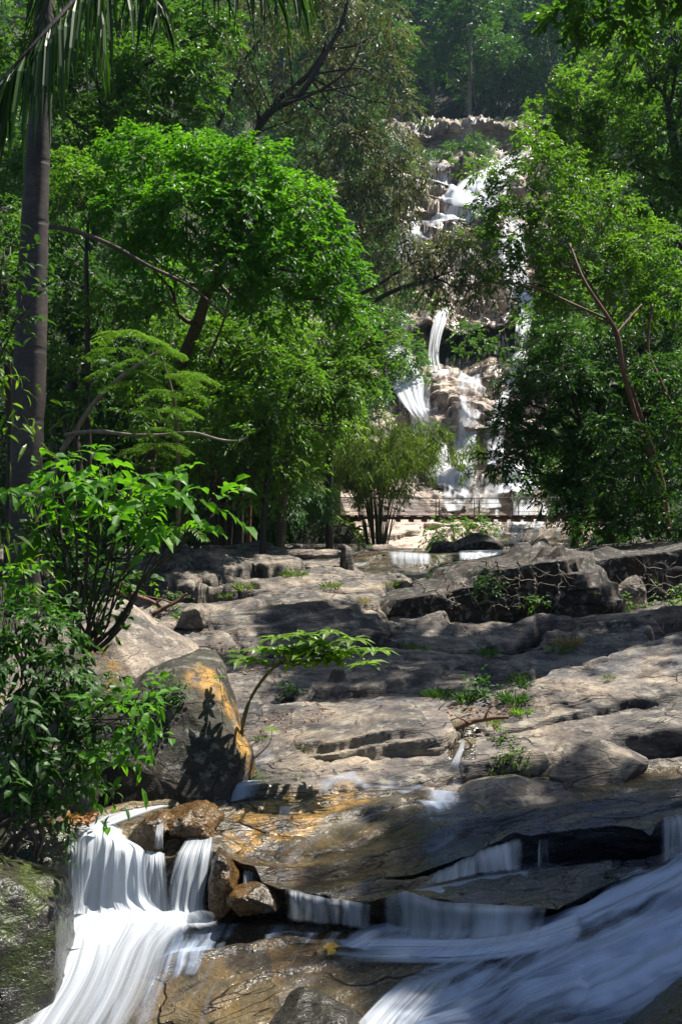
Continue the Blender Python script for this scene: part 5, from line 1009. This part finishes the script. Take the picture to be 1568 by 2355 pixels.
bamboo('dark thin stemmed bamboo between the bare trunks and the small bamboo', P(560,1275,31), 22, 2.9, .8, 'lf_dark', 4, 29, 3)
# --- shrubs by the bridge and on the cliff
shrub('shrub', 'glossy green shrub growing behind the dark round boulder', 'shrub', P(1050,1262,32), [b(1000,1225,28,32), b(1040,1212,30,32), b(1085,1210,28,32), b(1120,1222,22,32), b(985,1245,18,32), b(1020,1245,22,31.8)], M['lf_mid'], .2, 6, 2.4, sr=.03, per=6, kind='quad', aspect=.35, hang=.2)
CB = [('hanging green shrub in the dark hollow of the cliff', [(1075,775,32),(1100,800,26),(1060,805,20),(1150,800,22)], 73.5, 'lf_mid'), ('round tuft of grassy green growing in the middle of the cliff', [(1035,935,16),(1045,945,10)], 64.5, 'lf_lime'),
      ('small green tuft on the cliff above the bridge', [(1068,1086,15),(1080,1090,10)], 53.0, 'lf_mid'), ('green growth on the ledge under the cliff top', [(1000,370,30),(960,365,30),(1050,350,34),(1090,330,24),(1120,345,26)], 121, 'lf_mid'),
      ('green growth beside the highest fall', [(1050,385,22),(1090,380,22),(1120,375,20),(940,400,26),(930,440,20)], 115, 'lf_right'), ('dark green shrub above the cliff hollow on the left', [(1010,700,18),(985,690,20),(950,690,14)], 79, 'lf_lime'), ('green shrub left of the cliff edge', [(880,700,30),(870,760,30),(860,690,30)], 74, 'lf_mid'),
      ('grassy fringe along the cliff top', [(1010,292,12),(1060,288,12),(1110,286,12),(1160,288,12),(980,294,12),(1210,286,14)], 129, 'lf_lime'), ('leafy shrub on the cliff beside the right hand fall', [(1230,800,30),(1250,740,30),(1240,860,26)], 70, 'lf_mid'),
      ('mossy green patch of shrubs above the middle cliff', [(1060,560,26),(1110,550,26),(1000,575,22),(1150,560,20)], 93, 'lf_right')]
for lb, bl, Y, lm in CB:
    shrub('cliff_shrub', lb, 'shrub', P(bl[0][0], bl[0][1] + bl[0][2] * .6, Y), [b(x, y, r, Y - .8) for x, y, r in bl], M[lm], .32 if Y > 60 else .2, 4, 2.8, sr=.05, kind='quad', clump=.35)
# banana like leaves behind the bamboo
o = empty('broad_leaved_plant', P(790,1245,37.5)); tag(o, 'broad leaved plant with banana like leaves beside the orange post', 'plant'); lv = Leaves(); k = 16; a = rng.uniform(0, 6.28, k)
lv.add(np.repeat(np.array(P(800,1235,37.5))[None], k, 0) + rng.normal(0, .25, (k, 3)), np.stack([np.cos(a), np.sin(a), rng.uniform(.2, 1, k)], -1), rdir(k, 1.0), 1.0, .28, 'leaf', .5); lv.build('foliage', M['lf_mid'], o, P(790,1245,37.5))
# --- ferns
def fern(label, x, y, Y, n, L, mat='lf_right'):
    p = np.array(P(x, y, Y)); o = empty('fern', p); tag(o, label, 'fern'); lv = Leaves(); wd = Wood()
    for k in range(n):
        a = k * 6.28 / n + rng.uniform(-.3, .3); e = np.array([math.cos(a), math.sin(a) * .8 - .2, .1]); frond(lv, wd, [p, p + e * L * .45 + np.array([0, 0, L * .5]), p + e * L + np.array([0, 0, L * .12])], 15, L * .26, L * .06, .15, (.003, .001), .95, hangf=.1, seg=4)
    wd.build('stem', M['bark_green'], o, p); lv.build('foliage', M[mat], o, p)
fern('small pale green fern above the left fall', 432, 1838, 7.05, 9, .16)
fern('tiny fern left of the sapling foot', 500, 1825, 7.2, 6, .10, 'lf_mid')
fern('dark fern beside the left boulder', 400, 1260, 14, 9, .5, 'lf_mid')
# --- grass tufts and low plants on the ledges
def bed_z(x, y):  # ray from the camera is not needed: tufts stand at traced ground points
    return 0
def tuft(label, x, y, Y, n, L, mat='lf_grass', name='grass_tuft', wdt=.05, cat='grass tuft'):
    p = np.array(hit(x, y, Y)); n = int(n * 1.6); o = empty(name, p); tag(o, label, cat); lv = Leaves(); a = rng.uniform(0, 6.28, n)
    c = p + np.stack([np.cos(a), np.sin(a), 0 * a], -1) * (rng.uniform(0, 1, n) ** .6)[:, None] * L * .45 - np.array([0, 0, L * .15])
    d = np.stack([np.cos(a) * .5, np.sin(a) * .5, np.ones(n)], -1) + rng.normal(0, .25, (n, 3)); lv.add(c, d, rdir(n), L, L * wdt, 'leaf', .45); lv.build('blades', M[mat], o, p)
TF = [('soft green grass clump on the pale ledges right of the sapling', 742, 1712, 8.05, 130, .15, 'lf_grass'), ('grass clump lower left of the soft green clump', 708, 1728, 8.0, 50, .09, 'lf_grass'), ('bright yellow green grass clump on the shaded ledge', 1200, 1640, 8.8, 90, .13, 'lf_lime'), ('grass tuft beside the small trickle', 1048, 1672, 8.7, 60, .13, 'lf_grass'),
      ('dry straw coloured grass tuft on the dark ledges', 1308, 1482, 12.2, 80, .26, 'lf_straw'), ('grass tuft at the foot of the low rounded rock', 1145, 1785, 7.5, 70, .11, 'lf_grass'), ('small grass tuft on the tan stone', 1245, 1812, 7.1, 50, .07, 'lf_grass'), ('grass tuft in a crack of the upper ledges', 560, 1350, 19, 60, .3, 'lf_grass'),
      ('pale grass tuft left of the small middle fall', 680, 1320, 23, 60, .35, 'lf_grass'), ('grass on the crest by the dark block', 880, 1660, 8.7, 50, .1, 'lf_straw'), ('green tuft on the plateau edge', 1190, 1290, 24, 50, .35, 'lf_lime'), ('grass tuft on the grey sloping slab', 960, 1490, 12, 50, .25, 'lf_grass'),
      ('dark grass tuft in the shaded hollow', 1080, 1610, 9.3, 90, .2, 'lf_mid'), ('dark green tuft below the layered slab', 430, 1420, 14.5, 60, .3, 'lf_mid'), ('grass tuft on the right ledges', 1280, 1500, 11.8, 50, .22, 'lf_grass'), ('thin grass tuft by the sapling spray', 1190, 1560, 10.2, 50, .18, 'lf_grass'),
      ('little tuft at the foot of the layered ledges', 602, 1792, 7.4, 40, .07, 'lf_grass'), ('little tuft on the layered ledges', 690, 1790, 7.5, 30, .06, 'lf_grass'), ('tall grass tuft on the ledges above the trickle', 1010, 1600, 9.8, 60, .22, 'lf_mid'), ('grass tuft left of the bushy green plant', 1290, 1395, 14.7, 60, .22, 'lf_mid'),
      ('wide dark patch of grass in the shaded hollow behind the slab', 1180, 1612, 9.6, 110, .2, 'lf_dark'), ('faint tuft on the right end of the shaded ledges', 1120, 1500, 11.5, 50, .2, 'lf_mid'), ('grass fringe on the lit upper ledges', 760, 1350, 19, 60, .28, 'lf_grass'), ('yellowish fringe beside the lit upper ledges', 840, 1385, 16, 50, .2, 'lf_straw')]
TF += [('grass seam between slabs left of the layered block', 640, 1400, 16, 60, .2, 'lf_grass'), ('small tuft among the grey ledges at the left', 520, 1370, 17.5, 50, .2, 'lf_grass'), ('low tuft on the sunny upper ledges', 900, 1345, 19, 50, .22, 'lf_grass'), ('tuft at the near end of the grassy seam', 1000, 1330, 20, 60, .25, 'lf_mid'),
  ('dark grass mat under the slanting block', 1060, 1295, 24, 80, .25, 'lf_mid'), ('green tuft in the crack of the big sloping slab', 1400, 1560, 9.5, 40, .09, 'lf_grass'), ('thin grass at the lower edge of the big sloping slab', 1130, 1665, 8.6, 60, .12, 'lf_grass'), ('grass tuft below the crest slab', 600, 1700, 8.4, 40, .09, 'lf_grass'),
  ('yellow tuft beside the bushy bright plant', 1225, 1740, 7.7, 60, .09, 'lf_lime'), ('dark tuft at the back of the shaded hollow', 1200, 1575, 10, 70, .2, 'lf_dark')]
for t in TF: tuft(*t)
def leafy(label, x, y, Y, r, leaf, mat='lf_right', cov=1.8, sr=.004):
    if Y < 14.5: Y = hit(x, y + r * .5, Y)[1] - .05
    shrub('leafy_plant', label, 'plant', P(x, y + r * .9, Y), [b(x, y, r, Y), b(x + r * .7, y + r * .3, r * .7, Y), b(x - r * .6, y + r * .35, r * .6, Y)], M[mat], leaf, 5, cov, sr=sr, kind='leaf', per=5, clump=.4, aspect=.5)
leafy('bushy bright green plant between the trickle and the low rounded rock', 1180, 1740, 7.5, 28, .035)
leafy('thin upright green plant beside the trickle', 1155, 1690, 7.7, 14, .035)
leafy('weeds in a crack above the light shrub', 330, 1345, 14, 30, .09, 'lf_right', 1.3)
leafy('low weeds beside the driftwood', 400, 1390, 13.5, 26, .08, 'lf_mid', 1.3)
leafy('dark leafy plant on the shaded ledge behind the sapling', 660, 1590, 9.6, 24, .06, 'lf_dark', 1.6)
leafy('dark seedlings on the shaded ledge', 1100, 1590, 10, 34, .06, 'lf_dark', 1.6)
leafy('leafy weed growing on the left end of the small fall', 1010, 1298, 25.8, 14, .1, 'lf_dark', 2)
leafy('creeping leaves on the middle of the vine hung block', 1120, 1350, 15.6, 34, .07, 'lf_dark', 1.6)
leafy('pale leaved weed at the foot of the vine hung block', 1235, 1385, 15.4, 14, .08, 'lf_mid', 1.4)
leafy('green weed right of the vine hung block', 1355, 1360, 16, 18, .09, 'lf_right', 1.4)
leafy('green weeds on the right rock wall', 1540, 1370, 16.5, 30, .1, 'lf_right', 1.4)
leafy('green weeds in front of the right rock wall', 1430, 1385, 16.2, 22, .08, 'lf_right', 1.2)
leafy('weeds growing on the top of the dark lichen boulder', 385, 1590, 7.1, 40, .03, 'lf_dark', 2.2)
leafy('small weeds right of the sapling foot', 575, 1775, 7.2, 14, .035, 'lf_right', 1.4)
# ground cover under the trees behind the plateau: nobody could count it
lv = Leaves(); n = 9000; x = rng.uniform(-13, 3.4, n); y = rng.uniform(29, 42, n); z = ground(x, y); ok = z > -1.35; c = np.stack([x, y, z + .02], -1)[ok]
lv.add(c, rdir(len(c), 1.2), rdir(len(c), .5), .26, .05, 'quad', .4); tag(lv.build('ground_cover', M['lf_grass']), kind='stuff')
# --- dry vines over the right rocks
VN = [([(1110,1290),(1130,1300),(1180,1305),(1250,1312),(1310,1330),(1350,1380)], 16), ([(1090,1330),(1150,1328),(1240,1340),(1300,1350)], 15.7), ([(1225,1300),(1228,1340),(1236,1390)], 15.6), ([(1140,1290),(1148,1340),(1170,1400)], 15.6), ([(1320,1290),(1340,1330),(1352,1390)], 16.2), ([(1060,1340),(1100,1380),(1180,1395)], 15.5),
      ([(1480,1290),(1500,1340),(1540,1365),(1600,1350)], 17.2), ([(1340,1345),(1400,1350),(1500,1345),(1600,1360)], 16.4), ([(1480,1320),(1470,1370),(1490,1410)], 16.2), ([(1530,1290),(1535,1340),(1525,1400)], 17), ([(1280,1290),(1290,1340),(1282,1400)], 15.7), ([(1190,1290),(1195,1345),(1188,1400)], 15.6), ([(950,1340),(1000,1360),(1060,1400)], 15.7), ([(1020,1310),(1030,1350),(1040,1400)], 15.8)]
for k, (pt, Y) in enumerate(VN):
    pp = catmull(np.array([P(x, y, Y) for x, y in pt]), 26); pp[1:-1] += rng.normal(0, .03, (24, 3)); w2 = Wood(); w2.add(pp, np.linspace(.014, .005, 26), 5, .3)
    for j in range(6): i = rng.integers(3, 24); w2.limb(pp[i], pp[i] + rng.normal(0, .22, 3) * np.array([1, .3, 1]), .006, .002, 6, .15, 4)
    o = w2.build('dry_vine', M['bark_pale']); w_ = 'the rock wall at the right edge' if pt[0][0] > 1300 else 'the big brown block'; sh = 'short upright' if abs(pt[0][0] - pt[-1][0]) < 40 else ('long slanting' if len(pt) > 3 else 'trailing'); tag(o, '%s dry pale vine creeping over %s' % (sh, w_), 'vine', 'dry vines on ' + w_)
# --- driftwood, sticks, roots
def stick(label, pts, Y, r, mat='bark_pale', name='driftwood_branch', cat='branch', group=None, side=2):
    if name != 'root' and Y < 12: Y = min(hit(pts[k_][0], pts[k_][1], Y)[1] for k_ in (0, -1)) - .03
    pp = catmull(np.array([P(x, y, Y if len(t) == 0 else t[0]) for x, y, *t in pts]), 20); w2 = Wood(); w2.add(pp, np.linspace(r, r * .45, 20), 7, .3)
    for j in range(side): i = rng.integers(6, 16); w2.limb(pp[i], pp[i] + rng.normal(0, 1, 3) * np.array([1, .6, .5]) * r * 9, r * .4, r * .12, 6, .1, 5)
    o = w2.build(name, M[mat]); tag(o, label, cat, group)
stick('thick pale driftwood branch lying across the left ledges', [(255,1360),(300,1368),(350,1385),(385,1405)], 13.2, .05, 'bark_red')
stick('forked driftwood branch pointing right on the left ledges', [(350,1415),(380,1398),(410,1380),(430,1365)], 13.0, .035, 'bark_red')
stick('thin driftwood twig behind the forked branch', [(330,1400),(350,1390),(380,1370),(385,1350)], 13.2, .018, 'bark_pale')
stick('curved pale stick on the ledge left of the trickle', [(940,1668),(1000,1668),(1040,1655),(1085,1642)], 8.5, .012)
stick('bleached log lying beside the trickle', [(1035,1680),(1080,1662),(1130,1652),(1170,1650)], 8.5, .03, 'bark_red')
stick('thin fallen twig behind the dark brown block', [(1000,1650),(1010,1630),(1030,1612)], 8.9, .007)
for k, pt in enumerate([[(-20,1990),(30,1930),(80,1905),(150,1893)], [(-20,2010),(40,1945),(60,1900),(110,1880)], [(60,1900),(80,1930),(78,1990),(95,2040),(105,2075)], [(90,1895),(98,1930),(84,1980),(90,2030)], [(0,1900),(40,1880),(90,1865),(140,1860)], [(-20,1960),(20,1900),(40,1840)], [(120,1860),(150,1850),(190,1850)]]):
    stick(['long grey root running down to the mossy rock', 'second grey root under the long one', 'hanging root over the front of the mossy rock', 'thin root beside the hanging root', 'pale root lying along the left bank', 'dark root climbing the left bank edge', 'short twig on the leaf litter of the left bank'][k], pt, 5.62, .016 if k < 5 else .009, 'bark', 'root', 'root', None, 3)
# left bank of soil and moss behind the fall
o = boulder('dark earthy bank with moss and dead leaves above the mossy rock', [(-300,1960),(-300,1700),(0,1720),(120,1740),(200,1800),(218,1900),(180,1925),(60,1925)], 6.4, .55, M['mossy_rock'], name='earth_bank', cat='bank', amp=.07, freq=3, seed=41, moss=.7)
# fallen leaves
def fallen(label, x, y, Y, L, mat, group=None):
    p = np.array(hit(x, y, Y) if y > 1890 or x > 1200 else P(x, y, Y)) + np.array([0, 0, .012]); lv = Leaves(); a = rng.uniform(0, 6.28); lv.add(np.array([[0, 0, .006]]), np.array([[math.cos(a), math.sin(a), .08]]), np.array([[.1, -.5, 1.0]]), L, L * .42, 'leaf', .05)
    o = lv.build('fallen_leaf', M[mat]); o.location = p; tag(o, label, 'leaf', group)
fallen('large yellow fallen leaf on the lower wet slab', 742, 2188, 5.02, .10, 'lf_yellow'); fallen('yellow brown leaf just below the large yellow one', 752, 2206, 4.98, .09, 'lf_yellow')
fallen('yellow fallen leaf on the mossy rock beside the fall', 127, 1945, 5.65, .05, 'lf_yellow'); fallen('orange leaf at the back of the lower wet slab', 588, 2182, 5.2, .03, 'lf_yellow'); fallen('yellow leaf on the tan stone by the water', 1264, 1798, 7.0, .05, 'lf_yellow')
fallen('brown curled leaf lying in the dark stream edge', 1360, 1850, 6.6, .07, 'lf_dry'); fallen('brown leaf right of the curled one at the stream edge', 1338, 1835, 6.8, .05, 'lf_dry'); fallen('dry red leaf caught on the orange rocks of the left fall', 432, 1866, 6.3, .07, 'lf_dry'); fallen('orange leaf right of the stream edge stones', 1395, 1825, 6.9, .05, 'lf_yellow'); fallen('brown leaf on the wet rock beyond the tan stone', 1440, 1800, 7.2, .06, 'lf_dry')
def litter(name, x0, x1, y0, y1, Y0, Y1, n, L):
    lv = Leaves(); u = rng.uniform(0, 1, n); v = rng.uniform(0, 1, n); X = x0 + (x1 - x0) * u; yy = y0 + (y1 - y0) * v; Yy = Y0 + (Y1 - Y0) * v; c = toW(np.stack([X, yy, Yy], -1))
    if x0 > 400: c = np.array([hit(X[k_], yy[k_], Yy[k_]) for k_ in range(n)]) + np.array([0, 0, .01])
    lv.add(c, rdir(n) * np.array([1, 1, .25]), rdir(n, 1.5), L, L * .4, 'leaf', .1); tag(lv.build(name, M['lf_dry']), kind='stuff')
litter('dead_leaf_litter', 110, 215, 1895, 1850, 5.85, 6.4, 260, .05); litter('dead_leaf_litter', 600, 900, 1688, 1640, 8.3, 9.0, 160, .035); litter('dead_leaf_litter', 1000, 1180, 1650, 1625, 8.7, 9.2, 80, .04); litter('dead_leaf_litter', 470, 640, 1560, 1480, 9.8, 12, 120, .05); litter('dead_leaf_litter', 1180, 1420, 1862, 1800, 6.7, 7.3, 50, .03)

# ================================================================== FOOTBRIDGE
def box_v(p0, p1, w_, h_):
    p0 = np.array(p0, float); p1 = np.array(p1, float); t = unit(p1 - p0); up = np.array([0, 0, 1.0]) if abs(t[2]) < .9 else np.array([0, 1.0, 0]); s = unit(np.cross(t, up)); u = np.cross(s, t); V = []
    for q in (p0, p1):
        for a, c in ((-1, -1), (1, -1), (1, 1), (-1, 1)): V.append(q + s * a * w_ / 2 + u * c * h_ / 2)
    return np.array(V), np.array([[0, 3, 2, 1], [4, 5, 6, 7], [0, 1, 5, 4], [1, 2, 6, 5], [2, 3, 7, 6], [3, 0, 4, 7]])
def boxes(name, L, mat, parent, org):
    V = []; F = []; n = 0
    for bx in L: v, f = box_v(*bx); V.append(v); F.append(f + n); n += 8
    return mesh_np(name, np.concatenate(V) - np.array(org), np.concatenate(F), mat, smooth=False, parent=parent)
Yb = 38.0; org = P(775,1230,Yb); br = empty('footbridge', org); tag(br, 'narrow timber footbridge with wire mesh railings crossing below the falls', 'bridge')
def PB(x, y, dy=0.0): q_ = P(x, y, Yb); return (q_[0], q_[1] + dy, q_[2])
sagf = lambda x: 1189 + 2.5 * (1 - ((x - 1050) / 330) ** 2)
xs_ = np.arange(700, 1420, 30)
for dy in (-.55, .55):
    boxes('beam', [(PB(x, sagf(x), dy), PB(x + 29.9, sagf(x + 30), dy), .08, .11) for x in xs_], M['deck'], br, org)
for x in xs_:
    for k in range(3): boxes('plank', [(PB(x + k * 10, sagf(x) - 4, -.7), PB(x + k * 10, sagf(x) - 4, .7), .15, .035)], M['deck'], br, org) if k == 1 else None
    boxes('cross_beam', [(PB(x + 5, sagf(x) + 3, -.75), PB(x + 5, sagf(x) + 3, .75), .11, .2)], M['deck'], br, org)
boxes('walkway', [(PB(x, sagf(x) - 5.5, 0), PB(x + 29.5, sagf(x + 30) - 5.5, 0), 1.3, .03) for x in xs_], M['deck'], br, org)
for dy in (-.68, .68):
    for yo, r in ((-46, .012), (-34, .006), (-14, .01)):
        w2 = Wood(); w2.add(np.array([PB(x, sagf(x) + yo, dy) for x in np.linspace(700, 1420, 30)]), r, 6); w2.build('cable', M['steel'], br, org)
    for x in (735, 825, 916, 1006, 1096, 1185, 1275, 1365):
        w2 = Wood(); w2.add(np.array([PB(x, sagf(x) + 2, dy), PB(x, sagf(x) - 47, dy)]), .02, 6); w2.build('railing_post', M['steel'], br, org)
    L = []
    for x in np.arange(700, 1400, 5.2):
        L.append((PB(x, sagf(x) - 2, dy), PB(x + 44, sagf(x) - 46, dy), .004, .004)); L.append((PB(x + 44, sagf(x) - 2, dy), PB(x, sagf(x) - 46, dy), .004, .004))
    boxes('wire_mesh', L, M['steel'], br, org)
for dy in (-.8, .8):
    p_ = boxes('timber_post', [(PB(775, 1248, dy), PB(775, 1060, dy), .27, .27)], M['timber'], br, org)

# ================================================================== THE AIR
def haze():
    me = bpy.data.meshes.new('haze'); import bmesh
    bm = bmesh.new(); bmesh.ops.create_cube(bm, size=1.0)
    for v in bm.verts: v.co = ((-240 if v.co.x < 0 else 240), (-63 if v.co.y < 0 else 303), (-12 if v.co.z < 0 else HZ))
    bmesh.ops.recalc_face_normals(bm, faces=bm.faces[:]); bm.to_mesh(me); bm.free()
    m = bpy.data.materials.new('pale_air'); m.use_nodes = True; t = m.node_tree; t.nodes.clear(); o_ = t.nodes.new('ShaderNodeOutputMaterial'); p = t.nodes.new('ShaderNodeVolumePrincipled')
    p.inputs['Color'].default_value = (.50, .74, 1.0, 1); p.inputs['Density'].default_value = .00017; p.inputs['Anisotropy'].default_value = .2; t.links.new(p.outputs[0], o_.inputs['Volume'])
    me.materials.append(m); o = bpy.data.objects.new('haze', me); COL.objects.link(o); tag(o, kind='stuff')
bpy.context.view_layer.update()
HZ = 20.0; _x = 0
for o_ in S.objects:
    if o_.type == 'MESH':
        for c_ in o_.bound_box:
            p_ = o_.matrix_world @ Vector(c_); HZ = max(HZ, p_.z); _x = max(_x, abs(p_.x))
HZ += 2; print('haze top', HZ, 'widest', _x)
haze()
